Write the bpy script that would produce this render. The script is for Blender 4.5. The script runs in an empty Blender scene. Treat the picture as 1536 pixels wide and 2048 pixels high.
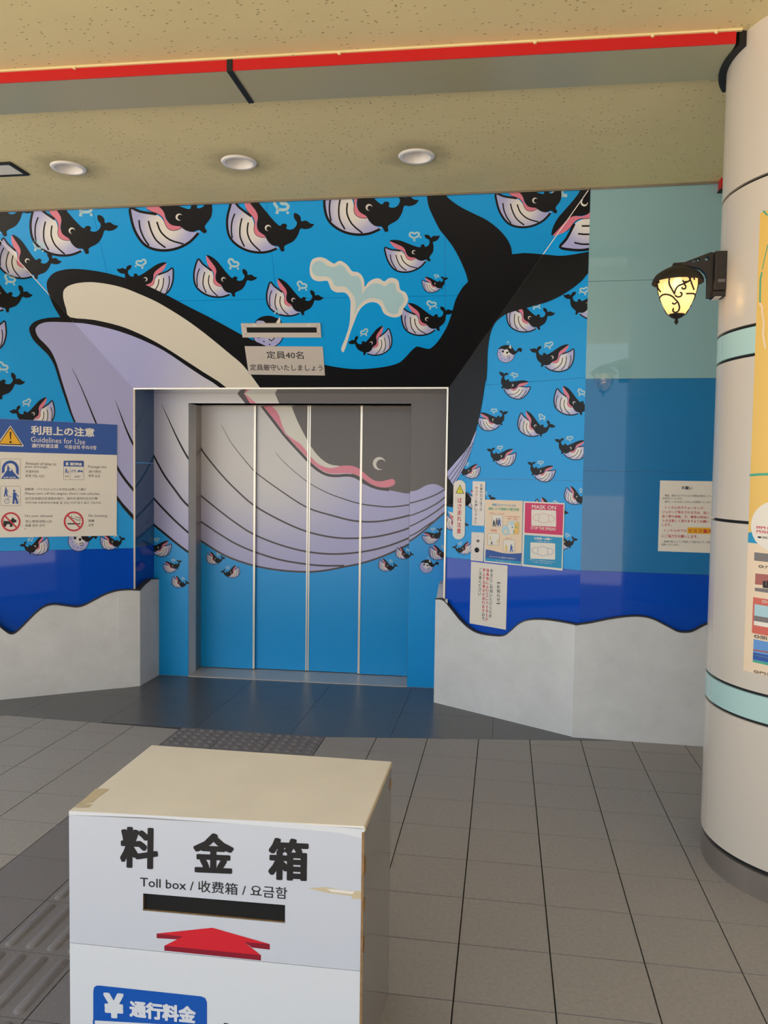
import bpy, bmesh, math, random
from mathutils import Vector, Matrix
from mathutils.geometry import tessellate_polygon

random.seed(4)
SC = bpy.context.scene
COL = SC.collection

# ------------------------------------------------------------------ camera, sky, sun, exposure
F_PX = 1565.7
CAM = Vector((0.41718, -4.29175, 1.57162))
FW = Vector((-0.15071554, 0.98732523, -0.0497364))
RT = Vector((0.98835144, 0.15156539, 0.01376084))
UP = Vector((-0.02112475, 0.04708307, 0.99866758))
cam_d = bpy.data.cameras.new('camera')
cam = bpy.data.objects.new('camera', cam_d); COL.objects.link(cam)
cam_d.sensor_fit = 'VERTICAL'; cam_d.sensor_height = 36.0; cam_d.sensor_width = 27.0
cam_d.lens = F_PX / 2048 * 36.0
cam_d.clip_start = 0.05; cam_d.clip_end = 300
cam.matrix_world = Matrix(((RT.x, UP.x, -FW.x, CAM.x), (RT.y, UP.y, -FW.y, CAM.y), (RT.z, UP.z, -FW.z, CAM.z), (0, 0, 0, 1)))
SC.camera = cam

world = bpy.data.worlds.new('sky'); SC.world = world; world.use_nodes = True
bg = world.node_tree.nodes['Background']
bg.inputs['Color'].default_value = (0.76, 0.88, 1.0, 1); bg.inputs['Strength'].default_value = 1.9
sun_d = bpy.data.lights.new('sun', 'SUN'); sun_d.energy = 14.0; sun_d.angle = 0.02; sun_d.color = (1.0, 0.93, 0.84)
sun = bpy.data.objects.new('sun', sun_d); COL.objects.link(sun)
sun.rotation_euler = (math.radians(27), 0, math.radians(-25)); sun.location = (-6, -12, 12)
SC.view_settings.view_transform = 'Standard'; SC.view_settings.look = 'None'
SC.view_settings.exposure = 0.10; SC.view_settings.gamma = 1.0; SC.view_settings.use_curve_mapping = False

# ------------------------------------------------------------------ materials
def lin(c):
    return tuple((v / 255 / 12.92) if v / 255 <= 0.04045 else ((v / 255 + 0.055) / 1.055) ** 2.4 for v in c)

def mat(name, rgb, rough=0.5, metal=0.0, spec=0.5, noise=None, bump=None, coat=0.0):
    """noise=(scale, amount) colour wear; bump=(scale, strength) fine relief"""
    m = bpy.data.materials.new(name); m.use_nodes = True
    nt = m.node_tree; b = nt.nodes['Principled BSDF']
    c = lin(rgb) + (1,)
    b.inputs['Base Color'].default_value = c
    b.inputs['Roughness'].default_value = rough; b.inputs['Metallic'].default_value = metal
    b.inputs['Specular IOR Level'].default_value = spec
    if coat: b.inputs['Coat Weight'].default_value = coat; b.inputs['Coat Roughness'].default_value = 0.08
    if noise or bump:
        geo = nt.nodes.new('ShaderNodeNewGeometry')
    if noise:
        sc, am = noise[:2]
        n = nt.nodes.new('ShaderNodeTexNoise'); n.inputs['Scale'].default_value = sc; n.inputs['Detail'].default_value = 6
        n.inputs['Roughness'].default_value = 0.65
        nt.links.new(geo.outputs['Position'], n.inputs['Vector'])
        mr = nt.nodes.new('ShaderNodeMapRange'); mr.inputs['From Min'].default_value = 0.3; mr.inputs['From Max'].default_value = 0.7
        mr.inputs['To Min'].default_value = 1 - am; mr.inputs['To Max'].default_value = 1 + am
        nt.links.new(n.outputs['Fac'], mr.inputs['Value'])
        mx = nt.nodes.new('ShaderNodeVectorMath'); mx.operation = 'MULTIPLY'; mx.inputs[0].default_value = c[:3]
        nt.links.new(mr.outputs['Result'], mx.inputs[1])
        nt.links.new(mx.outputs['Vector'], b.inputs['Base Color'])
    if bump:
        n2 = nt.nodes.new('ShaderNodeTexNoise'); n2.inputs['Scale'].default_value = bump[0]; n2.inputs['Detail'].default_value = 3
        nt.links.new(geo.outputs['Position'], n2.inputs['Vector'])
        bp = nt.nodes.new('ShaderNodeBump'); bp.inputs['Strength'].default_value = bump[1]; bp.inputs['Distance'].default_value = 0.004
        nt.links.new(n2.outputs['Fac'], bp.inputs['Height']); nt.links.new(bp.outputs['Normal'], b.inputs['Normal'])
    return m

def rock_board(name, rgb):
    """ceiling board with scattered small pits"""
    m = mat(name, rgb, 0.75, bump=(60, 0.15), noise=(1.3, 0.05))
    nt = m.node_tree; b = nt.nodes['Principled BSDF']
    geo = nt.nodes.new('ShaderNodeNewGeometry')
    mp = nt.nodes.new('ShaderNodeMapping'); mp.inputs['Scale'].default_value = (38, 60, 1)
    nz = nt.nodes.new('ShaderNodeTexNoise'); nz.inputs['Scale'].default_value = 9
    add = nt.nodes.new('ShaderNodeVectorMath'); add.operation = 'ADD'
    sc = nt.nodes.new('ShaderNodeVectorMath'); sc.operation = 'SCALE'; sc.inputs['Scale'].default_value = 0.035
    nt.links.new(geo.outputs['Position'], nz.inputs['Vector']); nt.links.new(nz.outputs['Color'], sc.inputs[0])
    nt.links.new(geo.outputs['Position'], add.inputs[0]); nt.links.new(sc.outputs[0], add.inputs[1])
    nt.links.new(add.outputs[0], mp.inputs['Vector'])
    v = nt.nodes.new('ShaderNodeTexVoronoi'); v.inputs['Scale'].default_value = 1.0; v.inputs['Randomness'].default_value = 1.0
    nt.links.new(mp.outputs['Vector'], v.inputs['Vector'])
    gt = nt.nodes.new('ShaderNodeMapRange'); gt.inputs['From Min'].default_value = 0.12; gt.inputs['From Max'].default_value = 0.22
    nt.links.new(v.outputs['Distance'], gt.inputs['Value'])
    # only some of the cells carry a pit
    sx = nt.nodes.new('ShaderNodeSeparateColor'); nt.links.new(v.outputs['Color'], sx.inputs['Color'])
    th = nt.nodes.new('ShaderNodeMath'); th.operation = 'GREATER_THAN'; th.inputs[1].default_value = 0.42
    nt.links.new(sx.outputs['Red'], th.inputs[0])
    mxx = nt.nodes.new('ShaderNodeMath'); mxx.operation = 'MAXIMUM'
    nt.links.new(gt.outputs['Result'], mxx.inputs[0]); nt.links.new(th.outputs[0], mxx.inputs[1])
    bp = nt.nodes.new('ShaderNodeBump'); bp.inputs['Strength'].default_value = 0.9; bp.inputs['Distance'].default_value = 0.006
    nt.links.new(mxx.outputs[0], bp.inputs['Height']); nt.links.new(bp.outputs['Normal'], b.inputs['Normal'])
    mixc = nt.nodes.new('ShaderNodeMix'); mixc.data_type = 'RGBA'
    col = lin(rgb)
    mixc.inputs[6].default_value = tuple(x * 0.70 for x in col) + (1,)
    src = b.inputs['Base Color'].links[0].from_socket
    nt.links.new(src, mixc.inputs[7]); nt.links.new(mxx.outputs[0], mixc.inputs[0])
    nt.links.new(mixc.outputs[2], b.inputs['Base Color'])
    return m

def radial_print(name, inner, outer, cx, cy, r0, r1, rough=0.3, spec=0.5, metal=0.0):
    """print whose ink shades from inner to outer colour round a point of its artwork (UV)"""
    m = mat(name, outer, rough, metal, spec)
    nt = m.node_tree; b = nt.nodes['Principled BSDF']
    uv = nt.nodes.new('ShaderNodeUVMap')
    d = nt.nodes.new('ShaderNodeVectorMath'); d.operation = 'DISTANCE'; d.inputs[1].default_value = (cx, cy, 0)
    nt.links.new(uv.outputs['UV'], d.inputs[0])
    mr = nt.nodes.new('ShaderNodeMapRange'); mr.interpolation_type = 'SMOOTHSTEP'
    mr.inputs['From Min'].default_value = r0; mr.inputs['From Max'].default_value = r1
    nt.links.new(d.outputs['Value'], mr.inputs['Value'])
    mx = nt.nodes.new('ShaderNodeMix'); mx.data_type = 'RGBA'
    mx.inputs[6].default_value = lin(inner) + (1,); mx.inputs[7].default_value = lin(outer) + (1,)
    nt.links.new(mr.outputs['Result'], mx.inputs[0]); nt.links.new(mx.outputs[2], b.inputs['Base Color'])
    return m

def emis(name, rgb, s):
    m = bpy.data.materials.new(name); m.use_nodes = True; nt = m.node_tree
    e = nt.nodes.new('ShaderNodeEmission'); e.inputs['Color'].default_value = lin(rgb) + (1,); e.inputs['Strength'].default_value = s
    nt.links.new(e.outputs[0], nt.nodes['Material Output'].inputs['Surface']); return m

M = {}
M['blue'] = mat('mural blue vinyl', (0, 160, 236), 0.26, spec=0.3)
M['navy'] = mat('dark blue enamel', (8, 78, 196), 0.04, spec=0.28)
M['mid'] = mat('mid blue enamel', (40, 124, 184), 0.03, spec=0.35)
M['teal'] = mat('pale teal enamel', (146, 186, 194), 0.03, spec=0.5, noise=(1.5, 0.02))
M['return'] = mat('slate blue enamel', (50, 96, 146), 0.08, spec=0.6)
M['black'] = mat('mural black ink', (20, 20, 23), 0.28, spec=0.2)
M['white_ink'] = mat('mural white ink', (226, 220, 212), 0.3)
M['cream'] = mat('mural cream ink', (222, 214, 198), 0.3)
M['pink'] = mat('mural pink ink', (222, 122, 146), 0.3)
M['mist'] = mat('mural spout blue ink', (172, 208, 218), 0.3)
M['lav'] = radial_print('mural lavender ink', (214, 212, 216), (176, 176, 222), 0.52, 0.80, 0.05, 0.26)
M['belly'] = radial_print('mural belly ink', (232, 226, 220), (174, 174, 222), 1.215, 0.53, 0.03, 0.125)
M['steel_black_sheen'] = mat('black film with painted sheen', (96, 89, 87), 0.34, metal=0.2, spec=0.5)  # the steel's reflection is put into the colour, greying the black
M['steel_line'] = mat('line ink on steel', (72, 64, 66), 0.34, metal=0.3)
M['steel_lav'] = radial_print('lavender film on steel', (216, 212, 210), (180, 178, 218), 0.52, 0.84, 0.10, 0.30, 0.36, metal=0.08)
M['steel_cream'] = mat('cream film on steel', (222, 216, 204), 0.34, metal=0.08)
M['steel_pink'] = mat('pink film on steel', (226, 134, 152), 0.34, metal=0.08)
M['steel_blue'] = mat('blue film on steel', (0, 156, 230), 0.3, metal=0.05)
M['seam'] = mat('film seam', (60, 60, 64), 0.4)
M['steel'] = mat('brushed stainless steel', (176, 166, 158), 0.30, metal=0.95)
M['plate'] = mat('satin steel plate', (212, 202, 194), 0.42, metal=0.35)
M['mirror'] = mat('polished stainless steel', (150, 156, 166), 0.10, metal=1.0)
M['trim'] = mat('pale metal trim', (226, 216, 200), 0.3, metal=0.6)
M['darksteel'] = mat('dark satin steel', (168, 160, 154), 0.32, metal=0.75, noise=(3, 0.12))
M['concrete'] = mat('painted concrete', (224, 223, 222), 0.85, noise=(4.0, 0.075), bump=(55, 0.35))
M['cap'] = mat('dark sealant cap', (58, 54, 52), 0.5)
M['tile'] = mat('grey stone tile', (158, 153, 149), 0.62, noise=(70, 0.10), bump=(220, 0.30))
M['granite'] = mat('dark grey granite', (84, 84, 88), 0.30, noise=(160, 0.16), bump=(200, 0.08))
M['guide'] = mat('dark grey paving', (122, 117, 119), 0.55, noise=(90, 0.10), bump=(180, 0.25))
M['grout'] = mat('dark grout', (70, 62, 54), 0.9)
M['ground'] = mat('sunlit paving', (200, 190, 174), 0.9, noise=(1.2, 0.06))
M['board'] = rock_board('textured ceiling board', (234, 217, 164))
M['soffit'] = mat('olive metal soffit', (176, 170, 138), 0.25, spec=0.6)
M['red'] = mat('red painted metal', (196, 14, 22), 0.4)
M['gasket'] = mat('black rubber gasket', (14, 14, 14), 0.6)
M['column'] = mat('cream column cladding', (214, 203, 190), 0.22, spec=0.5)
M['mint'] = mat('mint column band', (182, 216, 212), 0.25)
M['white'] = mat('white painted panel', (222, 226, 232), 0.35)
M['paper'] = mat('white paper', (238, 230, 218), 0.55)
M['signblue'] = mat('sign blue', (36, 84, 166), 0.45)
M['text'] = mat('black lettering', (22, 20, 24), 0.5)
M['greytext'] = mat('grey lettering', (96, 90, 92), 0.5)
M['redtext'] = mat('red lettering', (208, 48, 66), 0.5)
M['yellow'] = mat('warning yellow', (240, 180, 30), 0.45)
M['lemon'] = mat('lemon yellow', (236, 222, 40), 0.45)
M['magenta'] = mat('poster crimson', (214, 40, 100), 0.45)
M['cyan'] = mat('poster cyan', (0, 150, 200), 0.45)
M['green'] = mat('poster green', (70, 170, 140), 0.45)
M['mapyellow'] = mat('poster ochre', (236, 192, 96), 0.4)
M['peach'] = mat('poster peach', (240, 214, 184), 0.4)
M['coral'] = mat('poster coral', (212, 100, 84), 0.4)
M['iron'] = mat('weathered black iron', (44, 38, 33), 0.45, metal=0.4, noise=(30, 0.2))
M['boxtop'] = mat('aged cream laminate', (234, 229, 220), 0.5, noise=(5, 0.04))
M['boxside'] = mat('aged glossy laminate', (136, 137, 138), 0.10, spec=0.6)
M['boxfront'] = mat('white laminate sign', (206, 211, 222), 0.35)
M['boxedge'] = mat('chipped plywood edge', (150, 116, 76), 0.8, noise=(60, 0.25))
M['tape'] = mat('old yellowed tape', (206, 192, 160), 0.4)
M['void'] = mat('black interior', (6, 6, 7), 0.8)
M['boxred'] = mat('arrow red', (214, 32, 48), 0.4)
M['boxdred'] = mat('arrow dark red', (140, 20, 44), 0.4)
M['lampwhite'] = mat('white lamp reflector', (240, 234, 230), 0.3)
M['bulb'] = emis('lit bulb', (255, 226, 170), 3.4)
M['photo_a'] = mat('print brick red', (170, 92, 84), 0.4)
M['photo_b'] = mat('print slate', (120, 112, 112), 0.4)
M['photo_c'] = mat('print sky', (96, 150, 214), 0.4)

# the lantern glass: frosted, ribbed, glowing amber where the bulb lights it
def glass_mat():
    m = bpy.data.materials.new('ribbed amber glass'); m.use_nodes = True; nt = m.node_tree
    for n in list(nt.nodes): nt.nodes.remove(n)
    out = nt.nodes.new('ShaderNodeOutputMaterial')
    tl = nt.nodes.new('ShaderNodeBsdfTranslucent'); tl.inputs['Color'].default_value = (1.0, 0.80, 0.50, 1)
    tp = nt.nodes.new('ShaderNodeBsdfTransparent'); tp.inputs['Color'].default_value = (1.0, 0.90, 0.72, 1)
    gl = nt.nodes.new('ShaderNodeBsdfGlossy'); gl.inputs['Roughness'].default_value = 0.12
    a = nt.nodes.new('ShaderNodeMixShader'); a.inputs[0].default_value = 0.28
    b = nt.nodes.new('ShaderNodeMixShader'); b.inputs[0].default_value = 0.08
    nt.links.new(tl.outputs[0], a.inputs[1]); nt.links.new(tp.outputs[0], a.inputs[2])
    nt.links.new(a.outputs[0], b.inputs[1]); nt.links.new(gl.outputs[0], b.inputs[2])
    e = nt.nodes.new('ShaderNodeEmission'); e.inputs['Color'].default_value = (1.0, 0.60, 0.28, 1); e.inputs['Strength'].default_value = 0.2
    ad = nt.nodes.new('ShaderNodeAddShader'); nt.links.new(b.outputs[0], ad.inputs[0]); nt.links.new(e.outputs[0], ad.inputs[1])
    nt.links.new(ad.outputs[0], out.inputs['Surface']); return m
M['glass'] = glass_mat()

# ------------------------------------------------------------------ mesh building
class MB:
    def __init__(self): self.v = []; self.f = []; self.m = []; self.uv = []; self.mats = []
    def mi(self, key):
        if key not in self.mats: self.mats.append(key)
        return self.mats.index(key)
    def add(self, verts, faces, key, uvs=None):
        o = len(self.v); self.v += [tuple(p) for p in verts]
        self.uv += uvs if uvs else [(0, 0)] * len(verts)
        k = self.mi(key)
        for f in faces: self.f.append(tuple(i + o for i in f)); self.m.append(k)
    def box(self, x0, x1, y0, y1, z0, z1, key, mtx=None):
        v = [Vector((x, y, z)) for z in (z0, z1) for y in (y0, y1) for x in (x0, x1)]
        if mtx: v = [mtx @ p for p in v]
        self.add(v, [(0, 2, 3, 1), (4, 5, 7, 6), (0, 1, 5, 4), (2, 6, 7, 3), (0, 4, 6, 2), (1, 3, 7, 5)], key)
    def prism(self, front, back, key):
        """front/back: matching 3D loops"""
        n = len(front); tri = tessellate_polygon([front])
        self.add(list(front) + list(back), [tuple(t) for t in tri] + [tuple(n + i for i in reversed(t)) for t in tri]
                 + [(i, (i + 1) % n, n + (i + 1) % n, n + i) for i in range(n)], key)
    def lathe(self, prof, c, key, n=40, axis=None):
        c = Vector(c); vs = []; fs = []
        for (r, z) in prof:
            for i in range(n):
                a = 2 * math.pi * i / n; vs.append(c + Vector((r * math.cos(a), r * math.sin(a), z)))
        for j in range(len(prof) - 1):
            for i in range(n):
                fs.append((j * n + i, j * n + (i + 1) % n, (j + 1) * n + (i + 1) % n, (j + 1) * n + i))
        self.add(vs, fs, key)
    def tube(self, pts, r, key, n=8, closed=False):
        pts = [Vector(p) for p in pts]; vs = []; fs = []; m = len(pts)
        up = Vector((0, 0, 1))
        for i, p in enumerate(pts):
            d = (pts[min(i + 1, m - 1)] - pts[max(i - 1, 0)]).normalized()
            a = d.cross(up)
            if a.length < 1e-3: a = d.cross(Vector((1, 0, 0)))
            a.normalize(); b = d.cross(a).normalized()
            for k in range(n):
                t = 2 * math.pi * k / n; vs.append(p + (a * math.cos(t) + b * math.sin(t)) * r)
        for i in range(m - 1):
            for k in range(n): fs.append((i * n + k, i * n + (k + 1) % n, (i + 1) * n + (k + 1) % n, (i + 1) * n + k))
        fs += [tuple(range(n)), tuple(reversed(range((m - 1) * n, m * n)))]
        self.add(vs, fs, key)
    def build(self, name, parent=None, smooth=False, bevel=0.0, fix=True):
        me = bpy.data.meshes.new(name)
        me.from_pydata(self.v, [], self.f)
        for k in self.mats: me.materials.append(M[k])
        me.polygons.foreach_set('material_index', self.m)
        uvl = me.uv_layers.new(name='UVMap')
        for l in me.loops: uvl.data[l.index].uv = self.uv[l.vertex_index]
        if fix:
            b = bmesh.new(); b.from_mesh(me)
            bmesh.ops.remove_doubles(b, verts=b.verts, dist=1e-6)
            bmesh.ops.recalc_face_normals(b, faces=b.faces)
            b.to_mesh(me); b.free()
        if smooth:
            for p in me.polygons: p.use_smooth = True
            try: me.set_sharp_from_angle(angle=math.radians(40))
            except Exception: pass
        me.update()
        o = bpy.data.objects.new(name, me); COL.objects.link(o)
        if parent: o.parent = parent
        if bevel:
            md = o.modifiers.new('bevel', 'BEVEL'); md.width = bevel; md.segments = 2; md.limit_method = 'ANGLE'
        return o

def empty(name, loc=(0, 0, 0)):
    o = bpy.data.objects.new(name, None); COL.objects.link(o); o.empty_display_size = 0.1
    o.location = (0, 0, 0)
    return o
def thing(o, label, cat, group=None):
    o['label'] = label; o['category'] = cat
    if group: o['group'] = group
    return o
def structure(o): o['kind'] = 'structure'; return o

# ------------------------------------------------------------------ planes of the place
def ray(x, y): return (FW * F_PX + RT * (x - 768) - UP * (y - 1024)).normalized()
def fl(x, y, z=0.0):
    d = ray(x, y); return CAM + d * ((z - CAM.z) / d.z)

class Plane:
    """a real wall plane: origin, horizontal axis u, axis v up the plane, normal n towards the room"""
    def __init__(s, o, u, v):
        s.o = Vector(o); s.u = Vector(u).normalized(); s.v = Vector(v).normalized(); s.n = s.u.cross(s.v).normalized()
        if s.n.dot(CAM - s.o) < 0: s.n = -s.n
        s.clip = None
    def at(s, x, y, off=0.0):
        d = ray(x, y); t = (s.o - CAM).dot(s.n) / d.dot(s.n); return CAM + d * t + s.n * off
    def uv(s, p): d = Vector(p) - s.o; return (d.dot(s.u), d.dot(s.v))
    def p(s, a, b, off=0.0): return s.o + s.u * a + s.v * b + s.n * off
def vplane(x0, y0, slope, back=0.0):
    u = Vector((1, slope, 0)).normalized(); nb = Vector((-slope, 1, 0)).normalized()
    return Plane(Vector((x0, y0, 0)) + nb * back, u, (0, 0, 1))

ZC = 3.25
PLW, PRW = vplane(-2.168, 1.002, 0.672), vplane(-0.023, 1.015, -0.617)            # parapet faces
LW, RW = vplane(-2.168, 1.002, 0.727, 0.03), vplane(-0.023, 1.015, -0.617, 0.03)    # wall panels above them
PT = vplane(-2.168, 1.318, 0.0227); DR = vplane(-1.938, 1.62, 0.025)
PTW = vplane(0.871, 0.463, -0.0234); TW = vplane(0.871, 0.463, -0.0234, 0.03)
a, b = LW.at(268, 775), RW.at(897, 780)
zb = (a.z + b.z) / 2
a.z = b.z = zb
_n1, _n2 = RW.n, TW.n; _c1, _c2 = _n1.dot(RW.o), _n2.dot(TW.o); _D = _n1.x * _n2.y - _n2.x * _n1.y
top = Vector(((_c1 * _n2.y - _c2 * _n1.y) / _D - 0.004, (_n1.x * _c2 - _n2.x * _c1) / _D + 0.002, ZC))
un = (b - a).normalized(); vn = (top - b); vn = (vn - un * vn.dot(un)).normalized()
HD = Plane(a, un, vn)
LW = vplane(a.x, a.y, 0.618)
def meet(p1, p2, z):
    """plan intersection of two planes at height z"""
    def line(p):
        n = p.n; c = n.dot(p.o); return n.x, n.y, c - n.z * z
    a1, b1, c1 = line(p1); a2, b2, c2 = line(p2); D = a1 * b2 - a2 * b1
    return Vector(((c1 * b2 - c2 * b1) / D, (a1 * c2 - a2 * c1) / D, z))
hd_bl, hd_br = meet(HD, LW, zb), meet(HD, RW, zb)
hd_tl, hd_tr = meet(HD, LW, ZC), meet(HD, RW, ZC)
HD.clip = [HD.uv(p) for p in (hd_bl, hd_br, hd_tr, hd_tl)]
ZN = 1.005          # where the dark blue panels begin
lw_far = LW.p(-2.6, 0); lw_far_u = LW.uv(lw_far)[0]
LW.clip = [(lw_far_u, 0.2), (LW.uv(hd_bl)[0], 0.2), LW.uv(hd_bl), LW.uv(hd_tl), (LW.uv(hd_tl)[0], ZC), (lw_far_u, ZC)]
corner = meet(RW, TW, 0)
_uc, _a, _b = RW.uv(corner)[0], RW.uv(hd_br), RW.uv(hd_tr)
RW.clip = [(_a[0], 0.2), (_uc, 0.2), (_uc, min(ZC, _a[1] + (_b[1] - _a[1]) * (_uc - _a[0]) / (_b[0] - _a[0])))] + ([_b] if _b[0] < _uc - 1e-4 else []) + [_a]
if _b[0] < _uc - 1e-4: RW.clip.insert(2, (_uc, ZC)); RW.clip[3:4] = []
hd_tr_u = RW.uv(hd_tr)[0]
0 and print('header z', zb, 'tr', hd_tr, 'corner', corner, 'tl', hd_tl)

def half_clip(poly, a, b, c):
    """keep a*x+b*y<=c ; poly of tuples (x, y, ...extra interpolated)"""
    out = []
    for i in range(len(poly)):
        p, q = poly[i], poly[(i + 1) % len(poly)]
        dp, dq = a * p[0] + b * p[1] - c, a * q[0] + b * q[1] - c
        if dp <= 0: out.append(p)
        if (dp < 0 < dq) or (dq < 0 < dp):
            t = dp / (dp - dq); out.append(tuple(x + (y - x) * t for x, y in zip(p, q)))
    return out
def convex_clip(poly, conv):
    A = sum(conv[i][0] * conv[(i + 1) % len(conv)][1] - conv[(i + 1) % len(conv)][0] * conv[i][1] for i in range(len(conv)))
    s = 1 if A > 0 else -1
    for i in range(len(conv)):
        (x0, y0), (x1, y1) = conv[i][:2], conv[(i + 1) % len(conv)][:2]
        if abs(x0 - x1) + abs(y0 - y1) < 1e-9: continue
        a, b = (y1 - y0) * s, -(x1 - x0) * s
        poly = half_clip(poly, a, b, a * x0 + b * y0)
        if len(poly) < 3: return []
    return poly

def smooth(pts, n=4, closed=True):
    out = []; m = len(pts)
    rng = range(m if closed else m - 1)
    for i in rng:
        g = (lambda k: pts[k % m]) if closed else (lambda k: pts[max(0, min(m - 1, k))])
        p0, p1, p2, p3 = g(i - 1), g(i), g(i + 1), g(i + 2)
        for j in range(n):
            t = j / n
            out.append(tuple(0.5 * (2 * b + (c - a) * t + (2 * a - 5 * b + 4 * c - d) * t * t + (3 * b - a - 3 * c + d) * t ** 3)
                             for a, b, c, d in zip(p0, p1, p2, p3)))
    if not closed: out.append(tuple(pts[-1]))
    return out

LAYER = 0.00035
def decal(mb, planes, pts, key, layer=1, uvs=None):
    """flat ink: the outline laid on each plane, cut to the plane's panel"""
    for pl in planes:
        poly = []
        for i, (x, y) in enumerate(pts):
            a, b = pl.uv(pl.at(x, y)); u = uvs[i] if uvs else (x / 1000, y / 1000)
            poly.append((a, b) + tuple(u))
        if pl.clip: poly = convex_clip(poly, pl.clip)
        if len(poly) < 3: continue
        P = [pl.p(q[0], q[1], LAYER * layer) for q in poly]
        try: tri = tessellate_polygon([[Vector((q[0], q[1], 0)) for q in poly]])
        except Exception: continue
        if not tri: continue
        fs = []
        for t in tri:
            nn = (P[t[1]] - P[t[0]]).cross(P[t[2]] - P[t[0]])
            if nn.length < 1e-10: continue
            fs.append(tuple(t) if nn.dot(pl.n) > 0 else tuple(reversed(t)))
        mb.add(P, fs, key, [(q[2], q[3]) for q in poly])
def ribbon(pts, w):
    """outline of a stroke; w number or list of widths (px)"""
    L, R = [], []; m = len(pts)
    for i in range(m):
        x0, y0 = pts[max(0, i - 1)]; x1, y1 = pts[min(m - 1, i + 1)]
        dx, dy = x1 - x0, y1 - y0; l = math.hypot(dx, dy) or 1; k = (w[i] if isinstance(w, (list, tuple)) else w) / 2
        L.append((pts[i][0] - dy / l * k, pts[i][1] + dx / l * k)); R.append((pts[i][0] + dy / l * k, pts[i][1] - dx / l * k))
    return L, R
def stroke(mb, planes, pts, w, key, layer=1, uvs=None):
    L, R = ribbon(pts, w)
    for i in range(len(pts) - 1):
        decal(mb, planes, [L[i], L[i + 1], R[i + 1], R[i]], key, layer, [uvs[i]] * 4 if uvs else None)
def disc(mb, planes, c, r, key, layer=1, n=20, ry=None):
    decal(mb, planes, [(c[0] + r * math.cos(2 * math.pi * i / n), c[1] + (ry or r) * math.sin(2 * math.pi * i / n)) for i in range(n)], key, layer)
def ring(mb, planes, c, r, w, key, layer=1, n=32):
    for i in range(n):
        a, b = 2 * math.pi * i / n, 2 * math.pi * (i + 1) / n
        decal(mb, planes, [(c[0] + q * math.cos(t), c[1] + q * math.sin(t)) for q, t in ((r, a), (r, b), (r - w, b), (r - w, a))], key, layer)
def rrect(x0, y0, x1, y1, r, n=4):
    out = []
    for cx, cy, a0 in ((x1 - r, y0 + r, -90), (x1 - r, y1 - r, 0), (x0 + r, y1 - r, 90), (x0 + r, y0 + r, 180)):
        for i in range(n + 1):
            t = math.radians(a0 + 90 * i / n); out.append((cx + r * math.cos(t), cy + r * math.sin(t)))
    return out

_txt = {}
def glyphs(body, bold=0.0):
    k = (body, bold)
    if k not in _txt:
        cu = bpy.data.curves.new('lettering', 'FONT'); cu.body = body; cu.size = 1; cu.offset = bold; cu.resolution_u = 2
        o = bpy.data.objects.new('lettering', cu); COL.objects.link(o)
        dg = bpy.context.evaluated_depsgraph_get()
        me = bpy.data.meshes.new_from_object(o.evaluated_get(dg))
        vs = [tuple(v.co[:2]) for v in me.vertices]; fs = [tuple(p.vertices) for p in me.polygons]
        bpy.data.objects.remove(o); bpy.data.curves.remove(cu); bpy.data.meshes.remove(me)
        xs = [v[0] for v in vs] or [0, 1]; ys = [v[1] for v in vs] or [0, 1]
        w, h = max(xs) - min(xs) or 1, max(ys) - min(ys) or 1
        _txt[k] = ([((x - min(xs)) / w, (y - min(ys)) / h) for x, y in vs], fs)
    return _txt[k]
class Letters(MB):
    """lettering of one thing: every line of writing becomes a part of its own"""
    def __init__(self, parent): super().__init__(); self.parent = parent; self.joined = None
    def line(self): return MB()
def text(mb, pl, body, tl, tr, bl, key='text', layer=4, bold=0.0):
    vs, fs = glyphs(body)
    P = [pl.at(*q) for q in (tl, tr, bl)]
    ex, ey = (P[1] - P[0]), (P[0] - P[2])
    off = pl.n * (LAYER * layer)
    tgt = MB() if isinstance(mb, Letters) else mb
    h = ey.length * bold * 1.15
    eu, ev = ex.normalized() * h, ey.normalized() * h
    shifts = [(0, 0)] if bold < .005 else [(0, 0)] + [(math.copysign(abs(math.cos(t)) ** .6, math.cos(t)), .8 * math.copysign(abs(math.sin(t)) ** .6, math.sin(t))) for t in [2 * math.pi * i / (20 if bold > .03 else 8) for i in range(20 if bold > .03 else 8)]] + ([(.5, .4), (-.5, .4), (.5, -.4), (-.5, -.4)] if bold > .03 else [])
    if bold:
        ex, ey = ex - 2 * eu, ey - 2 * ev * .8; base = P[2] + eu + ev * .8
    else: base = P[2]
    F = None
    for k, (sx, sy) in enumerate(shifts):
        V = [base + ex * x + ey * y + off + pl.n * (k * .00002) + eu * sx + ev * sy for x, y in vs]
        if F is None:
            F = []
            for f in fs:
                nn = (V[f[1]] - V[f[0]]).cross(V[f[2]] - V[f[0]])
                F.append(f if nn.dot(pl.n) > 0 else tuple(reversed(f)))
        tgt.add(V, F, key)
    if tgt is not mb: tgt.build('lettering', mb.parent, fix=False)
def if_build(mb, parent):
    if mb.f: mb.build('highlight', parent, fix=False)
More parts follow.
